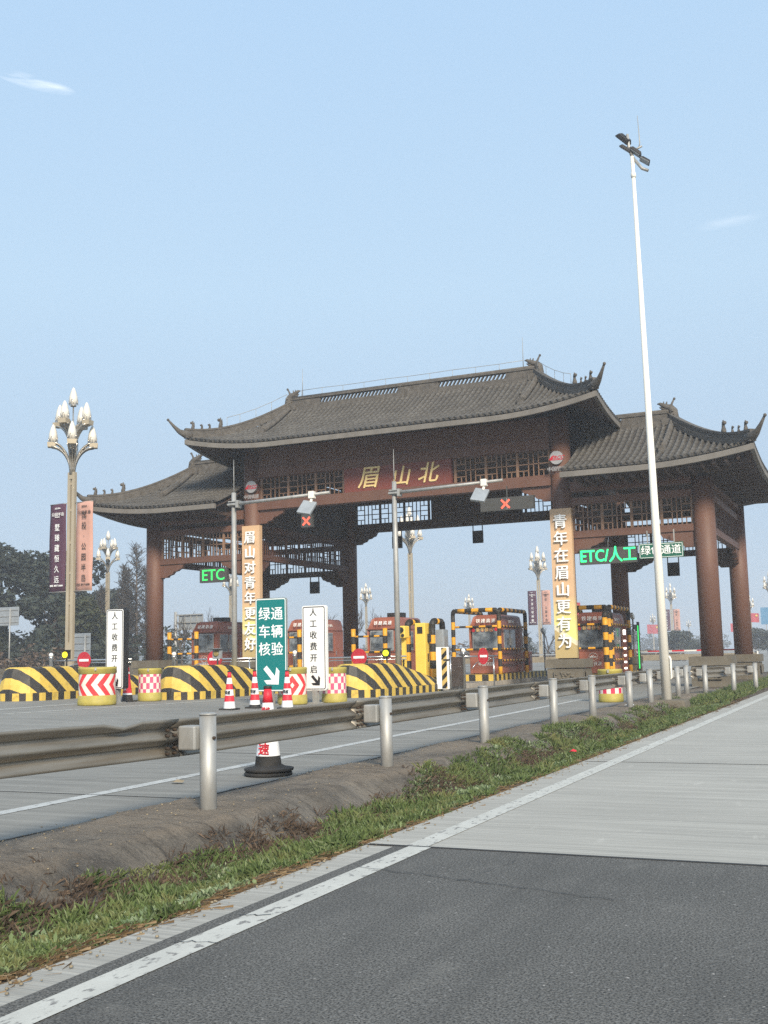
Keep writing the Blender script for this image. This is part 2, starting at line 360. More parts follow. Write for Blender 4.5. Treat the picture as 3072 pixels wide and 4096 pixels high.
def strip(name, mat, pts, w, z=.004):
    mb = MB(); vs = []
    for (x, y) in pts: vs += [(x-w/2, y, zg(x-w/2)+z), (x+w/2, y, zg(x+w/2)+z)]
    mb.add(vs, [(2*i, 2*i+1, 2*i+3, 2*i+2) for i in range(len(pts)-1)]); return struct(mb, name, mat)
strip('road_marking', m_white_line, [(-3.01, -10), (-3.01, 7.14)], .165)
strip('road_marking', m_white_line, [(-3.04, 7.17), (-3.06, 60), (-3.06, 200)], .16)
strip('road_marking', m_worn_line, [(-7.1, -5), (-7.22, 7.6), (-7.42, 15), (-7.6, 24), (-7.75, 30)], .17)
for x0, y0, x1, y1 in ((-19.57, 20.6, -18.6, 26), (-18.6, 26, -17.9, 31), (-21.1, 20.2, -21.3, 25.5), (-30, 22, -23.4, 25.8)):
    strip('road_marking', m_white_line, [(x0, y0), (x1, y1)], .16)
mb = MB()
for y, x0, x1 in ((8.95, -30, -6.1), (13.4, -30, -6.1), (18, -30, -6.1)): mb.b2(x0, x1, y-.012, y+.012, -.02, .004)
struct(mb, 'pavement_joint', m_blk)
mb = MB(); mb.b2(-3.4, 14, 7.135, 7.175, -.05, .0035); mb.b2(-3.4, 14, 13.19, 13.21, -.05, .0035); struct(mb, 'pavement_joint', m_blk)
POSTS = [5.1, 7.86, 11.44, 14.75, 18.3, 21.0, 24.3, 26.6, 28.8, 30.4, 31.8]
from mathutils import noise as mn
def crest(y):
    d = min(abs(y-p) for p in POSTS); return max(0, 1-(d/1.1)**2)
def vz(x, y):
    k = crest(y); fade = min(1, max(0, (30-y)/8))
    top = .035 + .05*k; e = -5.08 + .16*k + .14*mn.noise((0, y*.9, 3)) + .06*mn.noise((0, y*3.1, 8))
    if x < -6.1: return 0.002
    if x < -5.8: z = .002 + (top-.002)*(x+6.1)/.3
    elif x < e: z = top + .02*mn.noise((x*2, y*1.3, 0))
    elif x < e+.42:
        q = (x-e)/.42; q = .6*q + .4*q*q*(3-2*q); z = top + (-.2-top)*q
    else: z = -.2 + max(0, min(1, (x+4.3)/.75))*.185
    z += (.014*mn.noise((x*5, y*5, 1)) - .03*abs(mn.noise((x*2.5, y*2.2, 6))) + .010*mn.noise((x*13, y*13, 4)) + .006*mn.noise((x*30, y*30, 4)))*(x > -5.9)
    return z*fade + (1-fade)*max(z, -.02)
xs = span(-6.1, -3.4, 60); ys = [i*.07+.5 for i in range(int(15/.07))] + [15.5+i*.16 for i in range(136)]
o = sheet('concrete_verge', m_vergec, [x for x in xs if x < -4.3], ys, vz)
sheet('verge_soil', m_soil, [x for x in xs if x > -4.42] , ys, vz)
sheet('verge_soil', m_soil, [-6.1, -5.5, -4.9, -4.3, -3.4], [36.9, 42, 52, 70, 120, 300], lambda x, y: -.02)

# grass, weeds, straw: nobody could count them
def blades(name, mat, n, where, kind, label, cat, seed):
    rnd = random.Random(seed); mb = MB()
    for _ in range(n):
        x, y, big = where(rnd)
        z = vz(x, y) - .01 if y < 36 else -.03
        if kind == 'straw':
            a = rnd.gauss(1.3, .5); l = rnd.uniform(.03, .12)*(1+.06*max(0, y-15)); w = rnd.uniform(.001, .0022)*(1+.15*max(0, y-14)); h = rnd.uniform(.006, .03)
            dx, dy = math.cos(a)*l, math.sin(a)*l
            mb.add([(x, y, z+h), (x+w*math.sin(a)*2, y-w*math.cos(a)*2, z+h), (x+dx+w*math.sin(a)*2, y+dy-w*math.cos(a)*2, z+h+rnd.uniform(-.006, .015)), (x+dx, y+dy, z+h)], [(0, 1, 2, 3)])
            continue
        k = rnd.randint(6, 11) if kind != 'dead' else rnd.randint(7, 12)
        for _ in range(k):
            a = rnd.uniform(0, 6.283); t = rnd.uniform(.3, 1.25) if kind != 'dead' else rnd.uniform(.2, 1.3); l = rnd.uniform(.03, .12)*big
            w = {'grass': .0052, 'weed': .012, 'dead': .0016}[kind]*rnd.uniform(.7, 1.4)*(.7+.3*big)
            dx, dy, dz = math.cos(a)*math.sin(t), math.sin(a)*math.sin(t), math.cos(t); px, py = -math.sin(a)*w, math.cos(a)*w
            bx, by = x+rnd.gauss(0, .025), y+rnd.gauss(0, .025)
            m_ = (bx+dx*l*.55, by+dy*l*.55, z+dz*l*.65); e = (bx+dx*l, by+dy*l, z+dz*l*.9 - (.01 if t > .6 else 0))
            mb.add([(bx-px*.5, by-py*.5, z), (bx+px*.5, by+py*.5, z), (m_[0]+px, m_[1]+py, m_[2]), (e[0], e[1], e[2]), (m_[0]-px, m_[1]-py, m_[2])], [(0, 1, 2, 3, 4)])
    o = mb.build(name, mat); return tag(o, label, cat, kind='stuff')
def ypick(r): return 2.4 + 26*(r.random()**1.9)
def patch(x, y): return mn.noise((x*1.1, y*.8, 5)) + .55*mn.noise((x*3.1, y*2.6, 9))
def w_grass(r):
    while True:
        y = ypick(r); x = r.uniform(-4.62-.45*min(1, max(0, (y-9)/5))-.2*min(1, max(0, (8-y)/3)), -3.46) + .16*mn.noise((3, y*.7, 0))
        if patch(x, y) > -.16 and r.random() > max(0, (y-21)/11) and x < -3.5-.1*mn.noise((7, y*1.5, 0)): return x, y, max(.3, (.75+.9*patch(x*1.4+4, y*1.3)))*r.uniform(.5, 1.1)*(1.0+.6*min(1, y/16))
def w_weed(r):
    while True:
        y = ypick(r); x = r.uniform(-4.55-.4*min(1, max(0, (y-9)/5)), -3.55)
        if patch(x+9, y) > .02: return x, y, r.uniform(.35, .8)
def w_straw(r):
    y = ypick(r); x = r.gauss(-3.5, .07) if r.random() < .75 else r.gauss(-4.5, .12)
    if r.random() < .22: y = r.uniform(21, 31); return r.uniform(-4.8, -3.45), y, 1
    return min(x, -3.33), y, 1
def w_dead(r):
    y = 2.4 + 24*(r.random()**1.5); return r.gauss(-4.58, .1)+.08*mn.noise((1, y, 2)), y, r.uniform(.7, 1.3)
blades('grass', m_grassm, 15000, w_grass, 'grass', 'green grass growing in the strip beside the white edge line', 'grass', 1)
blades('weeds', m_grassy, 9000, w_weed, 'weed', 'low silvery green weeds among the grass of the verge', 'weeds', 2)
blades('straw', m_straw, 14000, w_straw, 'straw', 'dry straw lying along the edge of the grass strip', 'straw', 3)
blades('dead_stems', m_dead, 2600, w_dead, 'dead', 'dead brown stems at the foot of the concrete verge', 'dead stems', 4)
def w_far(r):
    y = 28 + 34*r.random(); return r.uniform(-4.7, -3.8) if y > 36 else r.uniform(-4.6, -3.7), y, r.uniform(1.6, 2.6)
blades('grass', m_grassm, 2600, w_far, 'grass', 'grass by the gate pedestals beyond the white light pole', 'grass', 5)

rnd = random.Random(77); mb = MB()
for _ in range(1500):
    y = 2.5 + 20*rnd.random()**1.8; x = rnd.choice((rnd.gauss(-6.0, .12), rnd.uniform(-6, -4.5), rnd.gauss(-3.4, .06))); r = rnd.uniform(.003, .011)
    z = vz(x, y) if x < -3.42 else 0
    mb.lathe([(.001, -r*.3), (r, 0), (r*.7, r*.7), (.001, r*.9)], (x, y, z+.003), 5)
tag(mb.build('gravel', m_stonel), 'small stones and grit scattered over the concrete verge', 'gravel', kind='stuff')
rnd = random.Random(12); mb = MB()
for x0, y0, x1, y1, n in ((-3.09, 6.35, -1.4, 5.95, 26), (-2.2, 6.9, -2.4, 6.0, 12), (-3.1, 5.0, -2.93, 5.06, 6), (-3.1, 4.45, -2.93, 4.5, 6), (-8.6, 9.9, -6.2, 11.3, 20), (-11, 14, -7.5, 15.1, 20)):
    pts = [(x0+(x1-x0)*i/n+rnd.gauss(0, .012), y0+(y1-y0)*i/n+rnd.gauss(0, .012)) for i in range(n+1)]
    for (a, b), (c, d) in zip(pts, pts[1:]):
        w = rnd.uniform(.002, .006); mb.add([(a, b-w, .0075), (c, d-w, .0075), (c, d+w, .0075), (a, b+w, .0075)], [(0, 1, 2, 3)])
struct(mb, 'pavement_crack', m_blk)
mb = MB(); pts = []
for i in range(420):
    y = 1+i*.07; c_ = -6.07+.03*mn.noise((0, y*1.7, 0)); w = .02+.035*abs(mn.noise((2, y*2.3, 0)))
    pts += [(c_-w, y, max(vz(c_-w, y), 0)+.006), (c_+w*1.3, y, max(vz(c_+w*1.3, y), 0)+.006)]
mb.add(pts, [(2*i, 2*i+1, 2*i+3, 2*i+2) for i in range(419)]); struct(mb, 'road_edge_grime', M('edge_grime', (.05, .045, .04), .95, var=.4, vs=12, grime=.3))

# ------------------------------------------------------------------ the gate
YF, YB = 40.87, 50.3
XL, XA, XB, XR = -29.85, -24.7, -10.95, -5.72
gate = thing('toll_gate', 'large red toll gate with three grey tiled roofs and dragon ridges across the road', 'gate', (0, 0, 0))
for x, top in ((XL, 7.5), (XA, 10.4), (XB, 10.4), (XR, 7.5)):
    for y in (YF, YB):
        pz = 1.04 + 1.2*zg(x)
        c = MB().lathe([(.385, pz), (.385, top)], (x, y, 0), 28).build('column', m_red, gate)
        p = MB()
        p.box(x, y, (pz-.34+zg(x)-.3)/2, 1.34, 1.34, pz-.34-zg(x)+.3); p.box(x, y, pz-.16, 1.46, 1.46, .32)
        p.box(x, y-.74, pz-.62, .8, .03, .36); p.box(x+.74, y, pz-.62, .03, .8, .36)
        rn = random.Random(int(x*10+y))
        for _ in range(14): p.ball((x+rn.uniform(-.33, .33), y-.755, pz-.62+rn.uniform(-.13, .13)), rn.uniform(.03, .06), 8, sq=(1.5, .5, 1))
        p.build('pedestal', m_stone, gate, bev=.02)
def lattice(mb, x0, x1, z0, z1, n, F, t=.035, d=.05):
    def bar(a0, a1, c0, c1):                                     # F maps (along, height) to a box
        F(mb, a0, a1, c0, c1, d)
    fr = .06
    for i in range(n+1):
        x = x0+(x1-x0)*i/n; F(mb, x-fr/2-.02, x+fr/2+.02, z0, z1, .09)
    for i in range(n):
        a = x0+(x1-x0)*i/n+.05; b = x0+(x1-x0)*(i+1)/n-.05; w = b-a; h = z1-z0
        for q in (.33, .5, .67): bar(a+w*q-t/2, a+w*q+t/2, z0, z1)
        bar(a, b, z0+h*.5-t/2, z0+h*.5+t/2)
        for q0, q1 in ((0, .33), (.67, 1)):
            for q in (.25, .75): bar(a+w*q0, a+w*q1, z0+h*q-t/2, z0+h*q+t/2)
            mqq = a+w*(q0+q1)/2; bar(mqq-t/2, mqq+t/2, z0, z0+h*.25); bar(mqq-t/2, mqq+t/2, z0+h*.75, z1)
def FX(y): return lambda mb, a0, a1, c0, c1, d: mb.b2(a0, a1, y-d/2, y+d/2, c0, c1)
def FY(x): return lambda mb, a0, a1, c0, c1, d: mb.b2(x-d/2, x+d/2, a0, a1, c0, c1)
BR = [(0, 0), (1.25, 0), (1.13, -.2), (.98, -.24), (.9, -.3), (.72, -.33), (.62, -.45), (.42, -.5), (.36, -.58), (0, -.58)]
def brackets(x0, x1, z, y, mat):
    for s, x in ((1, x0), (-1, x1)):
        pl = [(s*a, b) for a, b in BR]; pl = pl if s > 0 else pl[::-1]
        MB().prism(pl, FM(x, y+.09, z), .18).build('bracket', mat, gate)
def brackets_y(y0, y1, z, x, mat):
    for s, y in ((1, y0), (-1, y1)):
        pl = [(s*a*.7, b) for a, b in BR]; pl = pl if s > 0 else pl[::-1]
        MB().prism(pl, SM(x-.09, y, z), .18).build('bracket', mat, gate)
ce = .37                                                         # column half width at a beam's end
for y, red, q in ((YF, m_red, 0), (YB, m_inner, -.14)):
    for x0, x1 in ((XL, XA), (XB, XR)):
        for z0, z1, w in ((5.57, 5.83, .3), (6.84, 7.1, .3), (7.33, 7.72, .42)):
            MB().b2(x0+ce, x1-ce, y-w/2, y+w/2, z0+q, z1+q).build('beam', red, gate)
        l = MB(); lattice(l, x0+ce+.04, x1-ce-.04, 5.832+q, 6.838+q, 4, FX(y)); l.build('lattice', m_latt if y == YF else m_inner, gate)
        brackets(x0+ce, x1-ce, 5.567+q, y, red)
    MB().b2(XA+ce, XB-ce, y-.22, y+.22, 7.66+q, 8.08+q).build('beam', red, gate)
    MB().b2(XA+ce, XB-ce, y-.2, y+.2, 9.08+q, 9.5+q).build('beam', red, gate)
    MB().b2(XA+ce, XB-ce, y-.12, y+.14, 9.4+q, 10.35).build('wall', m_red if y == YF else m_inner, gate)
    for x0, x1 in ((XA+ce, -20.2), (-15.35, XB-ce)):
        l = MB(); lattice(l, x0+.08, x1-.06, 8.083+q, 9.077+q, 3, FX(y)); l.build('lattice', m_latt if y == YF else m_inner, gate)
    brackets(XA+ce, XB-ce, 7.657+q, y, red)
np_ = MB(); np_.b2(-20.16, -15.39, YF-.19, YF+.1, 8.083, 9.077); npo = np_.build('name_panel', M('name_panel_red', srgb(128, 66, 56), .5, var=.06, grime=.12), gate)
for ch, x, z, s in (('眉', -19.05, 8.58, .98), ('山', -17.6, 8.52, .86), ('北', -16.4, 8.55, .9)):
    text('gold_lettering', ch, s, m_gold, npo, (x, YF-.2, z), ext=.03, bold=.012, shear=.24)
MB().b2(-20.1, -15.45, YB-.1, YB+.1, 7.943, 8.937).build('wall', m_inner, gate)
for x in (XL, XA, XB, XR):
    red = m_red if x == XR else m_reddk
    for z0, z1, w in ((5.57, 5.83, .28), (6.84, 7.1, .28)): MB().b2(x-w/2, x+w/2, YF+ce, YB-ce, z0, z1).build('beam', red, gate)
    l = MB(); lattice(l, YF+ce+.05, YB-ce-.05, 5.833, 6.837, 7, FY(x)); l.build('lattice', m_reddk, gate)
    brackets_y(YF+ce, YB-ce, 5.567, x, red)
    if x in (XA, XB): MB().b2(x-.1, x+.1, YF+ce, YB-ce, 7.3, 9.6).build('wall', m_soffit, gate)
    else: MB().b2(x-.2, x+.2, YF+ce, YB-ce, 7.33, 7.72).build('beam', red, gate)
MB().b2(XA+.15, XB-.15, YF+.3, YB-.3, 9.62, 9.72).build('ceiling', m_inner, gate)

class Roof:
    def __init__(s, xl, xr, yf, yb, rxl, rxr, ry, ze, zr, lift, open_l=False, open_r=False):
        s.__dict__.update(xl=xl, xr=xr, yf=yf, yb=yb, rxl=rxl, rxr=rxr, ry=ry, ze=ze, zr=zr, lift=lift, ol=open_l, orr=open_r)
    def v4(s, x, y):
        v = [(y-s.yf)/(s.ry-s.yf), (s.yb-y)/(s.yb-s.ry)]
        if not s.ol: v.append((x-s.xl)/(s.rxl-s.xl))
        if not s.orr: v.append((s.xr-x)/(s.xr-s.rxr))
        return v
    def z(s, x, y):
        v = s.v4(x, y); w = max(0, min(1, min(v))); g = .62*w + .38*w*w
        cx = 0
        if not s.ol: cx = max(cx, 1-(x-s.xl)/4.2)
        if not s.orr: cx = max(cx, 1-(s.xr-x)/4.2)
        cy = max(1-(y-s.yf)/4.2, 1-(s.yb-y)/4.2, 0)
        c = max(0, min(cx, cy)) if cx > 0 else 0
        return s.ze + (s.zr-s.ze)*g + s.lift*c**2.0*(1-w)**1.2
    def contour(s, side, a, w):                                  # point of a slope: a along the eave 0..1, w up the slope 0..1
        X0 = s.xl if s.ol else s.xl+(s.rxl-s.xl)*w; X1 = s.xr if s.orr else s.xr+(s.rxr-s.xr)*w
        Y0 = s.yf+(s.ry-s.yf)*w; Y1 = s.yb+(s.ry-s.yb)*w
        p = {'f': (X0+(X1-X0)*a, Y0), 'b': (X0+(X1-X0)*a, Y1), 'l': (X0, Y0+(Y1-Y0)*a), 'r': (X1, Y0+(Y1-Y0)*a)}[side]
        return (p[0], p[1], s.z(*p))
    def sides(s): return [q for q in 'fblr' if not (q == 'l' and s.ol) and not (q == 'r' and s.orr)]
    def surface(s, dz, na=30, nw=10, w1=1.0, inset=0):
        mb = MB()
        for q in s.sides():
            vs = []
            for j in range(nw+1):
                for i in range(na+1):
                    p = s.contour(q, i/na, w1*j/nw); vs.append((p[0], p[1], p[2]+dz))
            fs = [(j*(na+1)+i, j*(na+1)+i+1, (j+1)*(na+1)+i+1, (j+1)*(na+1)+i) for j in range(nw) for i in range(na)]
            mb.add(vs, fs, sm=True)
        return mb
    def rib_end(s, q, u):
        if q in 'fb':
            w = 1
            if not s.ol and u < s.rxl: w = (u-s.xl)/(s.rxl-s.xl)
            if not s.orr and u > s.rxr: w = (s.xr-u)/(s.xr-s.rxr)
            return w
        return (u-s.yf)/(s.ry-s.yf) if u < s.ry else (s.yb-u)/(s.yb-s.ry)
    def ribs(s, step=.235, r=.066):
        mb = MB()
        for q in s.sides():
            a0, a1 = (s.xl, s.xr) if q in 'fb' else (s.yf, s.yb)
            n = int((a1-a0)/step)
            for i in range(n+1):
                u = a0+.06+(a1-a0-.12)*i/n; w1 = s.rib_end(q, u)
                if w1 < .03: continue
                m = max(3, int(15*w1)); vs = []
                for j in range(m+1):
                    w = w1*j/m - (.006 if j == 0 else 0)
                    if q in 'fb':
                        y = s.yf+(s.ry-s.yf)*w if q == 'f' else s.yb+(s.ry-s.yb)*w
                        z = s.z(u, y); sec = [(-r*1.05, 0), (-r*.75, .075), (0, .115), (r*.75, .075), (r*1.05, 0)]
                        vs += [(u+a, y, z+b) for a, b in sec]
                    else:
                        x = s.xl+(s.rxl-s.xl)*w if q == 'l' else s.xr+(s.rxr-s.xr)*w
                        z = s.z(x, u); sec = [(-r*1.05, 0), (-r*.75, .075), (0, .115), (r*.75, .075), (r*1.05, 0)]
                        vs += [(x, u+a, z+b) for a, b in sec]
                mb.add(vs, [(j*5+k, j*5+k+1, (j+1)*5+k+1, (j+1)*5+k) for j in range(m) for k in range(4)] + [(0, 1, 2, 3, 4)], sm=True)
        return mb
    def fascia(s, h=.2, th=.12, n=44):
        mb = MB()
        for q in s.sides():
            nx, ny = {'f': (0, -1), 'b': (0, 1), 'l': (-1, 0), 'r': (1, 0)}[q]
            pts = [s.contour(q, i/n, 0) for i in range(n+1)]; vs = []
            for x, y, z in pts:
                vs += [(x+nx*.02, y+ny*.02, z-.03), (x+nx*.02, y+ny*.02, z-.03-h), (x-nx*th, y-ny*th, z-.03-h), (x-nx*th, y-ny*th, z-.03)]
            fs = [(i*4+k, i*4+(k+1) % 4, (i+1)*4+(k+1) % 4, (i+1)*4+k) for i in range(n) for k in range(4)]
            mb.add(vs, fs+[(0, 1, 2, 3), (n*4+3, n*4+2, n*4+1, n*4)])
        return mb
def beast(mb, x, y, z, s, az):
    mb.lathe([(.09*s, 0), (.1*s, .1*s), (.05*s, .28*s), (.06*s, .36*s), (.02*s, .5*s)], (x, y, z), 8)
    mb.ball((x+math.cos(az)*.08*s, y+math.sin(az)*.08*s, z+.38*s), .075*s, 8); mb.box(x-math.cos(az)*.08*s, y-math.sin(az)*.08*s, z+.3*s, .05*s, .05*s, .28*s, taper=.3)
def build_roof(Rf, holes):
    root = Rf.surface(.0).build('roof', m_pan_shade, gate)
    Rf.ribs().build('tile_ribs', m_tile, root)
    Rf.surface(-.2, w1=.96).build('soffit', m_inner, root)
    Rf.fascia().build('fascia', m_fascia, root)
    rb = MB(); x0, x1, y, z = Rf.rxl, Rf.rxr, Rf.ry, Rf.zr
    rb.b2(x0, x1, y-.16, y+.16, z-.12, z+.1); rb.b2(x0, x1, y-.13, y+.13, z+.1, z+.16)
    edges = [x0] + [e for h in holes for e in h] + [x1]
    for i in range(0, len(edges), 2): rb.b2(edges[i], edges[i+1], y-.09, y+.09, z+.16, z+.42)
    rb.b2(x0, x1, y-.13, y+.13, z+.42, z+.5); rb.tube([(x0, y, z+.53), (x1, y, z+.53)], .07, 8)
    for a, b in holes:
        n = int((b-a)/.17)
        for i in range(n+1):
            x = a+(b-a)*i/n; rb.box(x, y, z+.29, .045, .12, .34, M4=Matrix.Rotation(R(32), 3, 'Y'))
    rb.build('ridge', m_ridge, root)
    ends = ([] if Rf.ol else [(-1, Rf.rxl)]) + ([] if Rf.orr else [(1, Rf.rxr)])
    for s, rx in ends:
        d = MB(); zz = z+.1                                       # dragon head finial, its snout turned along the ridge
        pts = [(rx+s*.1, y, zz-.05), (rx+s*.17, y, zz+.22), (rx+s*.16, y, zz+.42), (rx+s*.06, y, zz+.56), (rx-s*.1, y, zz+.6), (rx-s*.22, y, zz+.66), (rx-s*.34, y, zz+.74), (rx-s*.44, y, zz+.74)]
        d.tube(pts, [.2, .19, .16, .13, .11, .1, .06, .02], 8)
        d.tube([(rx-s*.12, y, zz+.52), (rx-s*.26, y, zz+.54), (rx-s*.36, y, zz+.6)], [.07, .05, .02], 6)
        d.tube([(rx+s*.06, y, zz+.56), (rx+s*.12, y, zz+.7), (rx+s*.2, y, zz+.86)], [.07, .045, .035], 6); d.ball((rx+s*.22, y, zz+.88), .055, 6)
        d.tube([(rx-s*.1, y, zz+.66), (rx-s*.06, y, zz+.8)], [.05, .02], 5); d.tube([(rx-s*.2, y, zz+.7), (rx-s*.18, y, zz+.82)], [.04, .015], 5)
        for q in range(6): d.box(rx+s*(.33-.012*q), y, zz+.02+q*.085, .1, .1, .07, rz=q*.5, taper=.4); d.box(rx+s*.16, y+(-1)**q*.17, zz+.05+q*.07, .12, .07, .07, rz=q, taper=.4)
        d.box(rx+s*.02, y, zz-.02, .6, .4, .25)
        d.build('dragon_finial', m_ridge, root)
        for yy, yc in ((Rf.yf, 'f'), (Rf.yb, 'b')):
            cx = Rf.xl if s < 0 else Rf.xr
            h = MB(); pts = []
            for j in range(15):
                w = 1-j/14; X = cx+(rx-cx)*w; Y = yy+(Rf.ry-yy)*w; pts.append((X, Y, Rf.z(X, Y)+.16))
            dx, dy = cx-rx, yy-Rf.ry; L = math.hypot(dx, dy); dx /= L; dy /= L
            p = pts[-1]
            for wd, hh, zz in ((.26, .2, -.02), (.18, .16, .14), (.22, .08, .26)):
                for i in range(14):
                    a, b = Vector(pts[i]), Vector(pts[i+1]); nx, ny = -dy*wd/2, dx*wd/2
                    h.add([(a.x+nx, a.y+ny, a.z+zz-hh/2), (a.x-nx, a.y-ny, a.z+zz-hh/2), (a.x-nx, a.y-ny, a.z+zz+hh/2), (a.x+nx, a.y+ny, a.z+zz+hh/2),
                           (b.x+nx, b.y+ny, b.z+zz-hh/2), (b.x-nx, b.y-ny, b.z+zz-hh/2), (b.x-nx, b.y-ny, b.z+zz+hh/2), (b.x+nx, b.y+ny, b.z+zz+hh/2)],
                          [(0, 1, 2, 3), (7, 6, 5, 4), (0, 4, 5, 1), (1, 5, 6, 2), (2, 6, 7, 3), (3, 7, 4, 0)])
            h.tube([(p[0]-dx*.3, p[1]-dy*.3, p[2]), (p[0], p[1], p[2]+.05), (p[0]+dx*.25, p[1]+dy*.25, p[2]+.14), (p[0]+dx*.48, p[1]+dy*.48, p[2]+.34), (p[0]+dx*.74, p[1]+dy*.74, p[2]+.6)], [.2, .17, .11, .07, .04], 8)
            h.ball((p[0]+dx*.75, p[1]+dy*.75, p[2]+.61), .06)
            h.build('hip_ridge', m_ridge, root)
            az = math.atan2(dy, dx); bm_ = MB()
            for k, sc in ((.07, .8), (.15, .55), (.22, .55), (.32, .95)):
                X = cx+(rx-cx)*k; Y = yy+(Rf.ry-yy)*k; beast(bm_, X, Y, Rf.z(X, Y)+.42, sc, az)
                if sc > 1: beast(bm_, X+dx*.16, Y+dy*.16, Rf.z(X, Y)+.4, sc*.8, az)
            bm_.build('ridge_beasts', m_ridge, root)
            vr = MB(); vp = []                                     # verge ridge running down the slope
            for j in range(8):
                Y = Rf.ry+(yy-Rf.ry)*.62*j/7; vp.append((rx+s*.1, Y, Rf.z(rx, Y)+.14))
            vr.tube(vp, [.12]*8, 6); vr.tube([(a, b, c+.1) for a, b, c in vp], [.07]*8, 6); e = vp[-1]; beast(vr, e[0], e[1], e[2], .75, math.atan2(yy-Rf.ry, 0)); vr.box(e[0], e[1], e[2]-.05, .26, .2, .3)
            vr.build('verge_ridge', m_ridge, root)
    return root
main = Roof(-26.75, -8.95, 38.7, 52.4, -23.75, -12.35, 42.75, 10.2, 12.42, .5)
side_r = Roof(-10.4, -3.65, 38.6, 52.0, -10.4, -7.05, 42.65, 7.82, 9.95, .4, open_l=True)
side_l = Roof(-31.85, -25.2, 38.6, 52.0, -28.9, -25.2, 42.65, 7.82, 9.95, .4, open_r=True)
rm = build_roof(main, [(-22.3, -18.5), (-16.6, -13.6)])
rr = build_roof(side_r, [(-10.2, -8.9)]); rl = build_roof(side_l, [(-26.6, -25.4)])
# rafters under the open corners, lightning wire and rods
rf = MB()
for X0, X1, ze in ((XR, -3.85, 7.75),):
    for i in range(16):
        y = 39.4+i*.75; rf.box((X0+X1)/2, y, side_r.z(X1, y)-.33 - .05, X1-X0, .12, .16)
rf.build('rafters', m_inner, gate)
for xa, xb, rf_ in ((-9.9, -4.2, side_r), (-31.2, -25.6, side_l)):
    rf = MB()
    for x in span(xa, xb, 14): rf.box(x, 39.75, rf_.z(x, 38.8)-.36, .11, 1.9, .14)
    rf.build('rafters', m_inner, gate)
wr = MB(); zt = main.zr+.85
xs_ = span(main.rxl+.5, main.rxr-.5, 10)
wr.tube([(x, 42.75, zt+.012*math.sin(i*2)) for i, x in enumerate(xs_)], .012, 5)
for x in xs_: wr.tube([(x, 42.75, main.zr+.5), (x, 42.75, zt)], .01, 5)
for x in (main.rxl+.55, main.rxr-.5): wr.tube([(x, 42.75, main.zr+.5), (x, 42.75, zt+1.0)], [.02, .008], 5)
for s, cx, rx in ((-1, main.xl, main.rxl), (1, main.xr, main.rxr)):
    pts = []
    for w in (.95, .8, .65, .5, .38):
        X = cx+(rx-cx)*w; Y = main.yf+(main.ry-main.yf)*w; pts.append((X, Y, main.z(X, Y)+.85)); wr.tube([(X, Y, main.z(X, Y)+.4), (X, Y, main.z(X, Y)+.85)], .01, 5)
    wr.tube(pts, .012, 5)
wr.build('lightning_rods', m_galv, gate)

# boards and signs that hang on the gate
def vboard(x0, x1, z0, z1, chars, label, yb):
    m, t, b = newmat('printed_board', .5); c, x, y, z = coords(t); h = z1-z0
    cut = z + (x*.5 + (x*3.2).op('SINE')*.1)
    k = mixc(t, ramp(t, z, h*.14, h*.42), srgb(255, 248, 150), srgb(222, 186, 148))
    k = mixc(t, cut.lt(h*.17), k, srgb(236, 226, 196)); k = mixc(t, cut.lt(h*.135), k, srgb(198, 176, 124))
    t.links.new(k, b.inputs['Base Color'])
    o = thing('banner_board', label, 'banner board', ((x0+x1)/2, yb, z0), 0, 'tall printed boards on the gate columns')
    MB().b2(-(x1-x0)/2, (x1-x0)/2, -.03, .2, 0, h).build('board', m, o)
    st = (h-1.06)/(len(chars)-1)*.985
    for i, ch in enumerate(chars):
        text('character', ch, .565, m_letw, o, (0, -.1, h-.54-i*st), ext=.03, bold=.02)
vboard(-24.99, -24.12, 1.3, 6.98, '眉山对青年更友好', 'tall tan and yellow board with white characters on the second column', YF-.42)
vboard(-11.34, -10.52, 1.08, 6.7, '青年在眉山更有为', 'tall tan and yellow board with white characters above the carved grey pedestal', YF-.42)
for x, z in ((-24.5, 8.66), (-10.98, 8.66)):
    o = thing('logo_sign', 'round silver emblem with red letters ' + ('on the second column' if x < -20 else 'on the third column by the right roof'), 'emblem', (x, YF-.43, z), 0, 'round emblems on the gate columns')
    MB().tube([(0, -.06, 0), (0, 0.03, 0)], .26, 28).build('disc', m_logo, o)
    text('red_lettering', 'CRCC', .175, m_redl, o, (.02, -.07, .0), shear=.35, bold=.03, sx=1.15)
    mb = MB(); mb.box(-.01, -.066, -.085, .5, .012, .025); mb.prism([(-.3, -.07), (-.17, -.07), (-.08, .09), (-.12, .09)], FM(0, -.06, 0), .012); mb.build('red_stroke', m_redl, o)
    text('lettering', '中国铁建', .19, m_logo, o, (0, -.04, -.44), bold=.02)
def led(name, label, x0, x1, z0, z1, y, body, mat, size, sx=1.0, dots=False, bold=.03):
    o = thing(name, label, 'LED sign', ((x0+x1)/2, y, (z0+z1)/2))
    w, h = x1-x0, z1-z0
    mb = MB(); mb.b2(-w/2, w/2, 0, .18, -h/2, h/2); mb.b2(-w/2-.02, w/2+.02, .02, .2, h/2, h/2+.03); mb.b2(-.02, .02, .05, .1, h/2+.03, h/2+.3 if 'cross' not in label else h/2+.46)
    mb.build('housing', m_ledface, o)
    if body: text('lit_lettering', body, size, mat, o, (0, -.012, 0), bold=bold, sx=sx)
    return o
led('led_sign', 'dark board with dotted green letters under the left gate beam', -27.36, -25.95, 4.66, 5.26, YF-.15, 'ETC', m_ledg, .68, .98, bold=.012)
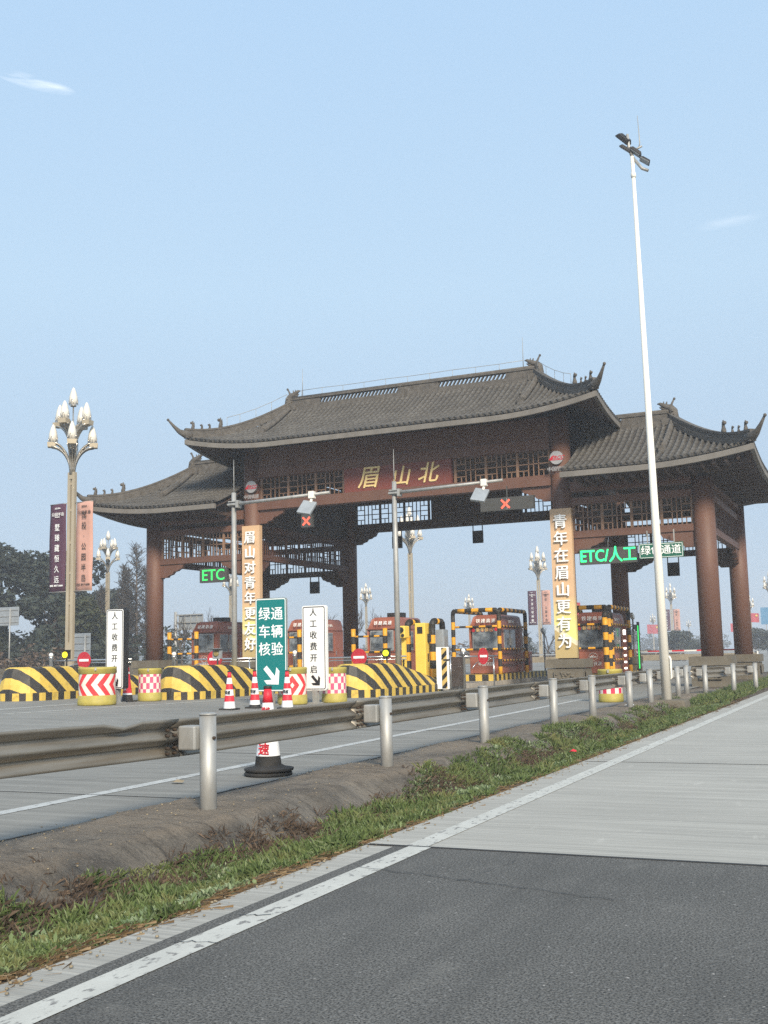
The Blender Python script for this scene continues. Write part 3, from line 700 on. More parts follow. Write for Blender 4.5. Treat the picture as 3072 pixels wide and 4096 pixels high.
e2 = led('led_sign', 'bright green lit letter board between the gate column and the green road sign', -10.3, -8.15, 4.53, 5.1, YF-.3, 'ETC/人工', m_ledg2, .62, .84, bold=.025)
for x0, x1, z0, z1, cx, lab in ((-21.95, -21.44, 6.7, 7.2, -21.7, 'small square board with a lit red cross under the main lintel'), (-14.02, -11.88, 6.77, 7.24, -13.0, 'long grey board with a lit red cross below the main lintel')):
    o = led('lane_signal', lab, x0, x1, z0, z1, YF-.7, None, None, 1)
    mb = MB(); q = cx-(x0+x1)/2
    for a in (45, -45): mb.box(q, -.012, 0, .46, .02, .07, M4=Matrix.Rotation(R(a), 3, 'Y'))
    mb.build('lit_cross', m_ledr, o)
    if x1-x0 > 1: MB().b2(.0, .02, -.006, .0, -.22, .22).build('seam', m_galv, o)
o = thing('road_sign', 'small green road sign with white characters beside the bright green LED board', 'road sign', (-7.25, YF-.45, 4.89))
MB().b2(-.8, .8, 0, .05, -.28, .28).build('panel', m_green, o, bev=.02)
mb = MB()
for a, b, c, d in ((-.77, .77, .235, .25), (-.77, .77, -.25, -.235), (-.77, -.755, -.25, .25), (.755, .77, -.25, .25)): mb.b2(a, b, -.004, 0, c, d)
mb.build('border', m_letw, o); text('lettering', '绿色通道', .36, m_letw, o, (0, -.006, 0), bold=.015, space=1.02)
MB().b2(-.5, -.46, .05, .09, -.2, .75).b2(.46, .5, .05, .09, -.2, .75).build('bracket', m_galv, o)
for i, (x, y, z, near) in enumerate(((-26.57, 50.0, 4.86, 'in the left gate bay'), (-22.06, 50.4, 6.95, 'half hidden by the slim steel pole'), (-17.77, 50.4, 6.95, 'below the long red cross board'), (-8.46, 50.0, 4.86, 'in the right gate bay'))):
    o = thing('hanging_antenna', 'black box hung on two rods, ' + near, 'antenna', (x, y, z), 0, 'black boxes hung under the gate')
    MB().box(0, 0, 0, .52, .12, .6).build('box', m_black, o)
    for q in (-.24, .24): MB().b2(q-.02, q+.02, -.02, .02, .3, .62).build('hanger', m_black, o)

# ------------------------------------------------------------------ guardrail along the verge
WP = [(0, 0), (.004, .025), (.075, .07), (.08, .1), (.012, .14), (.005, .155), (.012, .17), (.08, .21), (.075, .24), (.004, .285), (0, .31)]
def rail_panel(y0, y1, x, z, dent=None, kick=0):
    mb = MB(); n = 12; vs = []
    for i in range(n+1):
        y = y0+(y1-y0)*i/n
        for a, b in WP:
            dz = 0
            if dent and b > .26: dz = -.045*math.exp(-((y-dent)/.09)**2)
            vs.append((x-a-kick, y + (.03*math.sin(b*20) if i == n else 0), z+b+dz+.04*max(0, (8-y)/2.3)*(y0 > .5)))
    k = len(WP); mb.add(vs, [(i*k+j, i*k+j+1, (i+1)*k+j+1, (i+1)*k+j) for i in range(n) for j in range(k-1)], sm=True)
    return mb
gr = thing('guardrail', 'weathered steel guardrail on round posts along the verge between the roads', 'guardrail')
def rail_post(g, x, y, i):
    zt = .84 + .006*math.sin(i*2.1)
    p = MB().tube([(x+.01*math.sin(i), y, vz(x, y)-.3), (x, y, zt)], .07, 20).build('post', m_galv, g)
    MB().tube([(x, y, zt), (x, y, zt+.012), (x, y, zt+.02)], [.075, .075, .05], 20).build('cap', m_galv, p)
    b = MB(); b.box(x-.15, y-.01, .66, .17, .17, .2); b.build('spacer_block', m_galv, g, bev=.015)
    sm_ = MB(); sv = []
    for a_, b_ in WP: yy = y-.08+.05*math.sin(b_*20); sv += [(x-.24-a_+.0085, yy-.009, .505+b_), (x-.24-a_+.0085, yy+.006, .505+b_)]
    sm_.add(sv, [(2*i_, 2*i_+1, 2*i_+3, 2*i_+2) for i_ in range(len(WP)-1)]); sm_.build('lap_seam', m_blk, g)
    q = MB()
    for dy in (-.26, -.16):
        for dz in (.545, .59, .69, .735): q.tube([(x-.235, y+dy, dz), (x-.2, y+dy, dz)], [.014, .012], 6)
    q.tube([(x, y-.02, .66), (x+.085, y-.02, .66)], .014, 6); q.build('bolts', m_rust, g)
for i, y in enumerate(POSTS): rail_post(gr, -5.2, y, i)
ends = [1.5] + [p-.2 for p in POSTS] + [33.2]
for i in range(len(ends)-1):
    o = rail_panel(ends[i]-.06, ends[i+1]+.12, -5.44+(.006 if i % 2 else 0), .505, 7.0 if i == 1 else None).build('rail_panel', m_rail, gr)
    so2 = o.modifiers.new('sheet', 'SOLIDIFY'); so2.thickness = .005
gr2 = thing('guardrail', 'short end of guardrail with three round posts in front of the right gate pedestal', 'guardrail')
for i, (x, y) in enumerate(((-4.72, 32.0), (-4.15, 33.6), (-3.75, 35.6))): rail_post(gr2, x, y, i+3)
o = rail_panel(0, 4.1, 0, 0).build('rail_panel', m_rail, gr2); o.location = (-5.0, 31.7, .485); o.rotation_euler = (0, 0, R(-15))
so2 = o.modifiers.new('sheet', 'SOLIDIFY'); so2.thickness = .005

# tall white light pole and its concrete footing
lp = thing('light_pole', 'tall white pole with dark floodlights at its top beside the guardrail', 'light pole', (-4.93, 27.2, .1))
lp.rotation_euler = (0, R(-.55), 0); lp.scale = (.89, .89, .89)
MB().tube([(0, 0, -.05), (0, 0, 5), (0, 0, 14.85)], [.135, .105, .052], 24).build('pole', m_cream, lp)
MB().lathe([(.06, 14.85), (.075, 14.90), (.075, 14.98), (.055, 15.00), (.055, 15.50)], n=16).build('pole_head', m_cream, lp)
hd = MB(); hd.tube([(0, 0, 15.50), (-.08, 0, 15.80), (-.1, 0, 16.20)], [.05, .05, .04], 8); hd.tube([(.02, 0, 15.45), (.25, .05, 15.10), (.42, .05, 15.00)], .045, 6)
hd.tube([(-.02, 0, 15.65), (.3, 0, 15.75)], .03, 6); hd.build('bracket', m_galv, lp)
def flood(x, y, z, rx, ry, rz, s=1.0):
    M4 = Matrix.Rotation(R(rz), 3, 'Z') @ Matrix.Rotation(R(ry), 3, 'Y') @ Matrix.Rotation(R(rx), 3, 'X')
    b = MB(); b.box(x, y, z, .62*s, .34*s, .16*s, M4=M4, taper=.72)
    o = b.build('floodlight', m_black, lp, bev=.02)
    f = MB(); v = M4 @ Vector((0, 0, -.085*s)); f.box(x+v.x, y+v.y, z+v.z, .54*s, .28*s, .012, M4=M4); f.build('glass', m_signback, o)
flood(-.2, 0, 16.10, 30, 48, 0, .8); flood(-.16, -.06, 15.76, 15, 40, 10, .62); flood(.12, .0, 15.62, -10, 44, 0, .7); flood(.36, .05, 15.32, -30, 40, 0, .58)
MB().tube([(.2, 0, 15.70), (.24, 0, 15.85), (.22, 0, 16.7)], [.02, .018, .008], 6).build('lightning_rod', m_galv, lp)
MB().tube([(.13, -.02, .55), (.165, -.02, .6), (.165, -.02, 1.1), (.13, -.02, 1.18)], .03, 8).build('conduit', m_cream, lp)
ft = MB(); rn = random.Random(4)
ft.box(0, 0, -.05, 1.0, 1.0, .5, taper=.78); ft.box(.62, .1, -.12, .3, .5, .3, rz=.3, taper=.7)
o = ft.build('concrete_footing', m_stone, None, (-4.86, 27.2, -.08), bev=.05); tag(o, 'broken concrete footing block under the tall white pole', 'footing')

# ------------------------------------------------------------------ islands and their crash noses
def m_nose(name, slant, period, off=0.0):
    m, t, b = newmat(name, .55); c, x, y, z = coords(t)
    ph = ((y + z*slant + (x if slant == 0 else x*0.0))*(1/period) + 20.0 + off)
    wob = noise(t, c, 5, 3)*.05
    s = (ph + wob).fract().lt(.5)
    ye = mixc(t, ramp(t, noise(t, c, 2.5, 5), .3, .7), srgb(234, 202, 96), srgb(214, 180, 78))
    k = mixc(t, s, ye, srgb(52, 50, 47))
    k = mixc(t, ramp(t, noise(t, c, 6, 6), .56, .74)*.5, k, srgb(120, 108, 80)); k = mixc(t, ramp(t, noise(t, c, 3.3, 7, rough=.75), .62, .68)*.7, k, srgb(150, 146, 136))
    t.links.new(k, b.inputs['Base Color']); bump(t, b, noise(t, c, 14, 4), .2, .02); return m
m_nose1 = m_nose('striped_nose_paint', 1.0, .82); m_nose2 = m_nose('striped_kerb_paint', 0.0, .56)
def outline(L, w, rr, n=9, inset=0, fshift=0):
    pts = []
    for i in range(n+1):
        a = math.pi - math.pi*i/n
        pts.append(((w-inset)*math.cos(a)*(-1) if False else (w-inset)*math.cos(a), fshift + rr - rr*math.sin(a)))
    ys = [rr+(L-rr)*q/8 for q in range(1, 9)]
    return [(-(w-inset), y) for y in reversed(ys)] + pts + [((w-inset), y) for y in ys]
def make_nose(label, loc, L=7.2):
    o = thing('crash_nose', label, 'crash barrier', loc, 0, 'striped concrete noses of the lane islands')
    w = .9
    def hgt(y): return 1.02 if y < 2.6 else 1.02-.58*((y-2.6)/(L-2.6))**1.1
    rings = []
    for f, ins, sh in ((0, 0, 0), (.33, .06, .04), (.66, .14, .1), (.93, .22, .17), (1, .32, .27)):
        pl = outline(L, w-.06, 1.0, inset=ins, fshift=sh)
        rings.append([(x, max(y, sh if y < 1.2 else y), .23+(hgt(y)-.23)*f) for x, y in pl])
    n = len(rings[0]); mb = MB(); vs = [p for r_ in rings for p in r_]
    fs = [(j*n+i, j*n+(i+1) % n, (j+1)*n+(i+1) % n, (j+1)*n+i) for j in range(4) for i in range(n)]
    top = 4*n
    fs += [(top+i, top+i+1, top+n-2-i, top+n-1-i) for i in range(n//2-1)] + ([] if n % 2 == 0 else [])
    mb.add(vs, fs); mb.build('nose_body', m_nose1, o, bev=.03)
    kb = MB(); pl = outline(L, w, 1.05)
    n = len(pl); kb.add([(x, y-.03, -.1) for x, y in pl]+[(x, y-.03, .23) for x, y in pl], [(i, (i+1) % n, n+(i+1) % n, n+i) for i in range(n)]+[tuple(range(n, 2*n))])
    kb.build('nose_kerb', m_nose2, o)
    return o
make_nose('black and yellow striped concrete nose at the far left behind the chevron drum', (-24.7, 26.25, zg(-24.7)))
make_nose('scuffed black and yellow striped nose behind the orange cones', (-20.1, 28.15, zg(-20.1)))
make_nose('black and yellow striped nose right of the white sign, sloping to the yellow cabinet', (-15.3, 30.6, zg(-15.3)), 6.0)
m_isl = m_concrete('island_concrete', (.36, .335, .30), (1, 1, 1), False)
for x, y0 in ((XL, 33.0), (-24.7, 33.4), (-20.1, 35.3), (-15.3, 36.55), (-10.95, 38.2)):
    mb = MB(); g = zg(x); mb.b2(x-.88, x+.88, y0, 54, g-.3, g+.16); struct(mb, 'traffic_island', m_isl)
    pl = MB(); pl.b2(x-.84, x+.84, 42.4, 50, g+.162, g+.42)
    o = pl.build('striped_plinth', m_nose2); o['kind'] = 'structure'

# ------------------------------------------------------------------ booths and their guard frames
def booth(label, x, y, z, deco=False):
    o = thing('toll_booth', label, 'toll booth', (x, y, z), 0, 'red toll booths on the lane islands')
    w, d, h = .72, 2.9, 2.45
    prof = [(-w, 0), (w, 0), (w, .95), (w, 1.88), (w-.02, 1.98), (w-.1, h-.08), (w-.22, h), (-w+.22, h), (-w+.1, h-.08), (-w+.02, 1.98), (-w, 1.88), (-w, .95)]
    b = MB(); fr = [0, .0, .0, .0, .06, .28, .4, .4, .28, .06, 0, 0]
    n = len(prof); vs = [(a, fr[i], c) for i, (a, c) in enumerate(prof)] + [(a, d, c) for a, c in prof]
    b.add(vs, [(i, (i+1) % n, n+(i+1) % n, n+i) for i in range(n)] + [tuple(reversed(range(n))), tuple(range(n, 2*n))])
    b.build('body', m_booth, o, bev=.03)
    f = MB(); f.b2(-w-.015, w+.015, -.03, d*.98, 1.9, 1.95); f.b2(-w-.012, w+.012, -.02, d*.98, .9, .95); f.build('trim_band', m_boothd, o)
    for nm, bx in (('front', (-.56, .56, -.035, .02, .98, 1.86)), ('side', (w-.02, w+.03, .25, .95, .98, 1.82)), ('side2', (w-.02, w+.03, 1.05, 1.75, .98, 1.82))):
        fm = MB(); a0, a1, b0, b1, c0, c1 = bx
        fm.b2(*bx); wf = fm.build('window', m_frame, o, bev=.01)
        g = MB()
        if nm == 'front': g.b2(a0+.045, a1-.045, b0-.008, b1, c0+.045, c1-.045)
        else: g.b2(a0, a1+.008, b0+.04, b1-.04, c0+.05, c1-.18); g.b2(a0, a1+.008, b0+.04, b1-.04, c1-.15, c1-.04)
        g.build('glass', m_glass, wf)
    dr = MB(); dr.b2(w-.02, w+.03, 1.95, 2.65, .06, 1.66); dd = dr.build('door', m_booth, o, bev=.01)
    MB().b2(w+.03, w+.06, 2.02, 2.06, .8, .98).build('handle', m_steel, dd)
    MB().box(w+.08, 1.0, 1.3, .12, .2, .3).build('card_reader', m_frame, o)
    text('lettering', '铁建高速', .2, m_letw, o, (0, .1, 2.18), rot=(R(68), 0, 0), bold=.01, space=1.25)
    text('lettering', '欢迎领卡通行', .14, m_letw, o, (w-.01, 1.4, 2.14), rot=(R(80), 0, R(90)))
    e = MB(); 
    for i in range(20):
        a, c_ = i*math.pi/10, (i+1)*math.pi/10
        e.tube([(.17*math.cos(a), -.012, .66+.15*math.sin(a)), (.17*math.cos(c_), -.012, .66+.15*math.sin(c_))], .008, 4)
    e.box(0, -.012, .65, .26, .012, .03); e.prism([(-.15, -.01), (-.05, -.01), (.04, .06), (0, .06)], FM(0, -.004, .66), .012)
    e.build('emblem', m_letw, o); text('lettering', '中国铁建', .17, m_letw, o, (0, -.012, .38))
    if deco:
        gl = MB()
        for i in range(6): gl.tube([(-.5+i*.2, -.06, 1.8+.02*(i % 2)), (-.5+i*.2, -.05, 1.8+.02*(i % 2))], .075, 10)
        gl.build('garland', m_redl, o); text('gold_lettering', '新年快乐', .17, m_gold, o, (0, -.075, 1.8), bold=.03, space=1.25)
    ac = MB(); ac.box(.1, 1.4, h+.1, .7, .5, .22); ac.build('roof_unit', m_black, o)
    return o
BZ = .43
bo = [booth('red toll booth with a glass front at the far left, beside the red gate column', XL+.2, 44.5, zg(XL)+BZ),
      booth('red toll booth partly hidden behind the green and white signs', XA+.45, 44.2, zg(XA)+BZ),
      booth('red toll booth behind the slim steel pole and the yellow cabinet', -20.05, 43.9, zg(-20)+BZ),
      booth('red toll booth inside a tall striped frame, with a red garland over its window', -15.3, 43.9, zg(-15.3)+BZ, True),
      booth('red toll booth right of the yellow board, emblem on its front panel', -10.75, 43.8, BZ, True)]
def stripes(n): return [i % 2 for i in range(n)]
def ptube(mb, pts, r, step=.27, n=12, start=0):                  # a pipe painted in alternating bands
    P = [Vector(pts[0])]
    for a, b in zip(pts, pts[1:]):
        a, b = Vector(a), Vector(b); k = max(1, round((b-a).length/step)); P += [a+(b-a)*i/k for i in range(1, k+1)]
    mb.tube(P, r, n, mis=[(i+start) % 2 for i in range(len(P))])
def frame_full(label, x, y, z):
    o = thing('guard_frame', label, 'guard frame', (x, y, z), 0, 'black and yellow pipe frames before the booths')
    h = 2.62; L, Rr, D = -1.02, .98, 3.6
    for xx, yy in ((L, 0), (Rr, 0), (Rr, D), (L, D)):
        mb = MB(); ptube(mb, [(xx, yy, 0), (xx, yy, h-.15)], .085, .3); mb.build('post', [m_amber, m_blk], o)
    for a, b in (((L, 0, h), (Rr, 0, h)), ((Rr, 0, h), (Rr, D, h)), ((L, 0, h), (L, D, h))):
        mb = MB(); A, B = Vector(a), Vector(b); dn = Vector((0, 0, -.16)); e = (B-A).normalized()*.12
        mb.tube([A+dn, A+dn*.4+e*.25, A+e, B-e, B+dn*.4-e*.25, B+dn], .086, 12, mi=1)
        ptube(mb, [A+e*2, B-e*2], .089, .28); mb.build('top_bar', [m_amber, m_blk], o)
    for zz in (.55, 1.02, 1.95):
        mb = MB()
        if zz > .6: ptube(mb, [(L, 0, zz), (Rr, 0, zz)], .045, .28)
        ptube(mb, [(Rr, 0, zz), (Rr, D, zz)], .045, .2); mb.build('cross_bar', [m_amber, m_blk], o)
    return o
ff = frame_full('tall black and yellow pipe frame round the booth with the garland', -15.36, 43.0, zg(-15.3)+BZ-.02)
fe = frame_full('tall black and yellow pipe frame at the booth right of the yellow board', -10.85, 43.0, BZ-.02)
def frame_open(label, x, y, z):
    o = thing('guard_frame', label, 'guard frame', (x, y, z), 0, 'black and yellow pipe frames before the booths')
    for xx in (-.75, .75):
        mb = MB(); ptube(mb, [(xx, 0, 0), (xx, 0, 1.95)], .1, .33, 14, 1); mb.build('post', [m_amber, m_blk], o)
    for zz in (.35, .95, 1.62):
        mb = MB(); ptube(mb, [(-.75, 0, zz), (.75, 0, zz)], .045, .25); mb.build('cross_bar', [m_amber, m_blk], o)
    return o
for x, lab in ((XL+.1, 'open black and yellow pipe frame before the leftmost booth'), (XA+.35, 'open black and yellow pipe frame behind the green sign'), (-20.2, 'open black and yellow pipe frame left of the slim steel pole and no-entry disc')):
    frame_open(lab, x, 42.9, zg(x)+BZ-.02)
def u_guard(label, x, y, z, h=2.3, dy=1.0):
    o = thing('pipe_guard', label, 'pipe guard', (x, y, z), 0, 'upside-down U pipes on the islands')
    mb = MB(); ptube(mb, [(0, 0, 0), (0, 0, h-.2)], .11, .3, 14, 1); mb.tube([(0, 0, h-.25), (0, .03, h-.06), (0, .14, h), (0, .3, h+.01)], .112, 14, mi=1)
    ptube(mb, [(0, .3, h), (0, dy-.3, h)], .108, .22); mb.tube([(0, dy-.3, h+.01), (0, dy-.14, h), (0, dy-.03, h-.06), (0, dy, h-.25)], .112, 14, mi=1)
    ptube(mb, [(0, dy, 0), (0, dy, h-.2)], .11, .3, 14, 1); mb.build('pipe', [m_amber, m_blk], o)
    return o
u_guard('thick striped U pipe right of the tall yellow cabinet', -14.9, 37.0, zg(-15)+.16)
u_guard('thick striped U pipe behind the yellow camera housing', -15.95, 37.2, zg(-15)+.16)
u_guard('thick striped U pipe at the front of the rightmost booth frame', -9.93, 42.6, .3, 2.5, .9)
def cabinet(label, x, y, z):
    o = thing('camera_cabinet', label, 'cabinet', (x, y, z))
    MB().box(0, 0, 1.12, .4, .46, 2.24).build('cabinet', m_paleyel, o, bev=.02)
    MB().box(0, -.235, 1.98, .2, .02, .24).build('lens_window', m_black, o)
    MB().box(.26, .05, 1.7, .16, .16, .3).build('side_box', m_black, o, bev=.02)
    MB().box(.205, 0, 1.0, .012, .1, .3).build('vent', m_blk, o)
    return o
cabinet('tall pale yellow cabinet with a black lens window on the striped nose island', -15.25, 36.9, zg(-15)+.16)
def cam_post(label, x, y, z):
    o = thing('plate_camera', label, 'camera post', (x, y, z), 0, 'yellow cameras on posts beside the lanes')
    MB().box(0, 0, .85, .14, .12, 1.7).build('post', m_paleyel, o); MB().box(0, -.066, .7, .05, .012, .5).build('slot', m_black, o)
    hsg = MB(); hsg.box(0, -.08, 1.92, .34, .44, .44); hh = hsg.build('housing', m_paleyel, o, bev=.04)
    MB().tube([(.03, -.3, 1.99), (.03, -.36, 1.99)], [.1, .1], 16).build('lens', m_black, hh); MB().tube([(.09, -.3, 1.8), (.09, -.33, 1.8)], [.06, .06], 14).build('lens', m_blk, hh)
cam_post('yellow camera post left of the tall yellow cabinet', -15.72, 36.3, zg(-15)+.16)
cam_post('yellow camera post half hidden by the teal sign', -20.0, 33.85, zg(-20)+.16)
o = thing('equipment_cabinet', 'tall grey cabinet between the legs of the striped U pipe', 'cabinet', (-14.75, 37.55, zg(-15)+.16))
MB().box(0, 0, 1.0, .3, .5, 2.0).build('body', m_signback, o, bev=.02); MB().box(.156, 0, 1.1, .012, .36, 1.3).build('door', m_frame, o)
def m_diag(name, a, b_, per):
    m, t, b = newmat(name, .5); c, x, y, z = coords(t)
    k = mixc(t, ((z - x*1.0)*(1/per) + 20.0).fract().lt(.5), a, b_); t.links.new(k, b.inputs['Base Color']); return m
o = thing('striped_board', 'narrow upright board with diagonal black and tan stripes by the island end', 'marker board', (-14.2, 36.15, zg(-14.2)))
MB().box(0, 0, .8, .46, .08, 1.45).build('board', m_signw, o, bev=.01); MB().b2(-.02, .17, -.052, -.04, .1, 1.5).build('stripes', m_diag('tan_black_stripes', srgb(214, 184, 110), srgb(30, 29, 28), .36), o)
MB().box(.15, .0, 1.08, .2, .14, .05).build('latch', m_black, o)
o = thing('gate_leaf', 'open brownish steel gate leaf behind the narrow striped board', 'gate leaf', (-14.3, 37.35, zg(-14.3)+.05))
MB().box(0, .4, .6, .05, 1.2, 1.05).build('leaf', M('brown_steel', (.16, .13, .115), .3, .6, var=.3), o); MB().tube([(0, -.2, 0), (0, -.2, 1.2)], .035, 10).build('post', m_steel, o)
def swing(label, x0, x1, xd, y, z, h=1.28, rz=0, kink=True):
    o = thing('swing_barrier', label, 'swing barrier', (x0, y, z), rz, 'steel swing barriers with red discs across the lanes')
    L = x1-x0
    MB().lathe([(.07, 0), (.07, h-.02), (.085, h), (.085, h+.04), (.05, h+.06)], n=14).build('post', m_steel, o)
    MB().ball((0, 0, h+.12), .085, 14).build('ball_cap', m_white, o)
    MB().tube([(.05, 0, h-.1), (L, 0, h-.1)], .03, 10).build('bar', m_steel, o)
    MB().tube([(.5, 0, h-.55), (.75, 0, h-.36), (1.1, 0, h-.25), (1.6, 0, h-.2), (L, 0, h-.2)], .018, 8).build('brace', m_steel, o)
    MB().tube([(L-.25, 0, -.02), (L-.25, 0, h-.1)], .03, 10).build('end_post', m_steel, o)
    d = MB().tube([(xd-x0, -.05, h-.1), (xd-x0, -.035, h-.1)], .31, 28).build('disc', m_disc, o)
    MB().box(xd-x0, -.056, h-.1, .43, .01, .085).build('white_bar', m_letw, d)
swing('steel swing barrier with a no-entry disc behind the chevron drum', -28.85, -25.1, -27.25, 33.0, zg(-27))
swing('steel swing barrier with a no-entry disc under the unlit signal box', -24.1, -20.6, -22.3, 34.2, zg(-22))
swing('steel swing barrier with a no-entry disc above the third striped nose', -20.0, -15.5, -17.35, 36.0, zg(-17)+.02)
swing('short steel swing barrier turned along the lane before the garland booth', -14.3, -12.2, -13.15, 38.5, zg(-14), rz=R(72))
def warn(label, x, y, z, top, lens, w=.24):
    o = thing('warning_light', label, 'warning light', (x, y, z), 0, 'round warning lights on the striped noses')
    MB().tube([(0, .06, 0), (0, .06, top-z-.1)], .028, 8).build('stem', m_blk, o); MB().box(0, .05, top-z, w, .14, w*1.15).build('housing', m_blk if lens != m_lampoff else m_signback, o, bev=.01)
    MB().tube([(0, -.02, top-z), (0, -.05, top-z), (0, -.065, top-z)], [.1, .1, .06], 20).build('lens', lens, o); MB().box(0, -.05, top-z+.15, w+.1, .3, .02).build('visor', m_blk, o)
warn('lit yellow lamp on a black stem over the leftmost nose', -24.75, 29.0, .9+zg(-24), 1.57, m_lampy)
warn('unlit grey signal box on a stem over the scuffed nose', -20.1, 30.9, .85, 1.5, m_lampoff, .3)
warn('lit lime yellow lamp on a black stem over the third nose', -15.3, 33.8, .7, 1.4, m_lampy2)
def lane_pole(label, x, y, z, top, xa, arm_x):
    o = thing('steel_pole', label, 'steel pole', (x, y, z), 0, 'slim galvanised poles with a side arm')
    h = top-z
    MB().tube([(0, 0, 0), (0, 0, h*.55), (0, 0, h)], [.095, .09, .08], 16).build('mast', m_galv, o)
    MB().tube([(0, 0, h), (0, 0, h+1.15)], [.022, .008], 6).build('rod', m_galv, o)
    MB().tube([(-.15, -.1, h-.42), (xa-x, -.1, h-.3)], [.06, .05], 12).build('arm', m_galv, o)
    b = MB(); b.box(0, -.03, h-.42, .34, .3, .06); b.box(0, -.03, h-.32, .3, .26, .04); b.box(.22, -.06, h-.42, .1, .26, .26); b.build('clamp', m_galv, o, bev=.01)
    a = arm_x-x; bb = MB(); bb.box(a, -.12, h-.34, .2, .2, .24); bb.tube([(a, -.12, h-.45), (a-.02, -.2, h-.6)], .05, 8); bb.build('bracket', m_cream, o, bev=.02)
    rr_ = Matrix.Rotation(R(12), 3, 'Y') @ Matrix.Rotation(R(-38), 3, 'X')
    an = MB(); an.box(a-.1, -.3, h-.78, .5, .1, .56, M4=rr_); an.build('antenna_panel', m_signback, o, bev=.015)
lane_pole('slim galvanised pole with a side arm left of the tan column board', -20.1, 32.0, zg(-20)+.3, 6.98, -16.35, -17.0)
lane_pole('slim galvanised pole with a side arm in front of the gate name', -15.3, 34.8, .45, 7.34, -11.3, -11.95)

# ------------------------------------------------------------------ signs, drums, cones on the road
def arrow(ang, s):
    pl = [(-.5, -.11), (.12, -.11), (-.12, -.42), (.1, -.42), (.5, 0), (.1, .42), (-.12, .42), (.12, .11), (-.5, .11)]
    c, n = math.cos(ang)*s, math.sin(ang)*s
    return [(x*c-y*n, x*n+y*c) for x, y in pl]
def rrect(w, h, r):
    P = []
    for cx, cy, a0 in ((w-r, h-r, 0), (-w+r, h-r, 90), (-w+r, -h+r, 180), (w-r, -h+r, 270)):
        P += [(cx+r*math.cos(R(a0+q)), cy+r*math.sin(R(a0+q))) for q in (0, 30, 60, 90)]
    return P
def ring(mb, w, h, t, M4, r=.05, d=.006):
    A, B = rrect(w, h, r), rrect(w-t, h-t, r*.7); n = len(A)
    vs = [M4 @ Vector((*p, d)) for p in A+B]; mb.add(vs, [(i, (i+1) % n, n+(i+1) % n, n+i) for i in range(n)])
def sign(label, x0, x1, z0, z1, y, zb, face, edge, fg, border, chars, cols, size, line, arr, thick, post, cat='sign board', btn=.03):
    o = thing('sign_board', label, cat, ((x0+x1)/2, y, zb)); w, h, zc = (x1-x0)/2, (z1-z0)/2, (z0+z1)/2-zb
    MB().prism(rrect(w, h, .06), FM(0, thick, zc), thick).build('panel', edge, o)
    MB().prism(rrect(w-.012, h-.012, .055), FM(0, 0, zc), .005).build('face', face, o)
    mb = MB(); ring(mb, w-btn, h-btn, .022, FM(0, -.005, zc)); mb.build('border', border, o)
    for cx, tx in chars: text('lettering', col_text(tx), size, fg, o, (cx, -.007, zc+arr[3]), bold=.02, line=line, ext=.003)
    a = MB(); a.prism(arrow(arr[0], arr[1]), FM(arr[4], -.004, zc+arr[2]), .006); a.build('arrow', fg, o)
    pp = MB(); pp.box(0, thick/2, (zc-h)/2, post, post, zc-h+.02); pp.box(0, thick/2, .02, post*2.2, post*2.2, .04); pp.build('post', m_galv, o)
    return o
sign('teal sign with white characters and a down-right arrow behind the cones', -15.66, -14.69, .42, 2.93, 26.0, zg(-15), m_teal, m_galv, m_letw, m_letw, ((.19, '通辆验'), (-.2, '绿车核')), 6, .375, 1.27, (R(-48), .62, -.84, .33, .02), .06, .12, btn=.02)
sign('white sign of six characters at the left beside the chevron drum, dark box side', -20.63, -20.0, .53, 2.82, 25.9, zg(-20), m_signw, m_black, m_ink, m_ink, ((0, '人工收费开启'),), 6, .225, 1.36, (R(-52), .32, -.95, .17, .02), .24, .16)
sign('white sign of six characters between the teal sign and the pink checked drum', -14.87, -14.12, .40, 2.74, 27.2, zg(-14), m_signw, m_white, m_ink, m_ink, ((-.02, '人工收费开启'),), 6, .23, 1.37, (R(-48), .36, -.9, .18, .04), .12, .14)
def m_drum(name, kind, r, zc, a, b_):
    m, t, b = newmat(name, .45); c, x, y, z = coords(t)
    u = x.op('ARCTAN2', y*-1.0)*r; v = (z - zc).abs()*.78
    if kind == 'chev': s = ((u - v)*(1/.34) + 10.0).fract().lt(.5)
    elif kind == 'diam': s = ((u.abs() + v)*(1/.3) + 9.8).fract().lt(.5)
    else:
        p = (u*(1/.215)+40.0).fract().lt(.5); q = (z*(1/.36)+40.0).fract().lt(.5); s = (p - q).abs()
    k = mixc(t, s, b_, a); k = dirt(t, c, k, 3, .12, (.3, .25, .2)); t.links.new(k, b.inputs['Base Color']); return m
def drum(label, x, y, r, h, mat):
    o = thing('crash_drum', label, 'crash drum', (x, y, zg(x)), math.atan2(-x, y), 'yellow crash drums on the road')
    k = h
    MB().lathe([(r*.97, 0), (r, .03), (r, .12*k), (r*.985, .13*k), (r*.985, .25*k), (r*.95, .262*k)], n=32).build('base', m_olive, o)
    MB().lathe([(r*.95, .26*k), (r*.95, .82*k)], n=32, cap=False).build('striped_band', mat, o)
    MB().lathe([(r*.95, .82*k), (r*.985, .83*k), (r*.985, .93*k), (r, .94*k), (r, k-.02), (r*.93, k), (r*.5, k), (.01, k)], n=32).build('lid', m_olive, o)
    MB().box(-.05, -r-.01, k-.05, .05, .05, .08).build('latch', m_galv, o)
    return o
wsh, rsh, psh, ysh = (.68, .67, .6), srgb(240, 60, 66), srgb(226, 96, 136), (.70, .66, .56)
drum('fat yellow drum with red and white chevrons pointing left', -20.2, 25.0, .53, 1.05, m_drum('red_chevrons', 'chev', .5, .57, rsh, wsh))
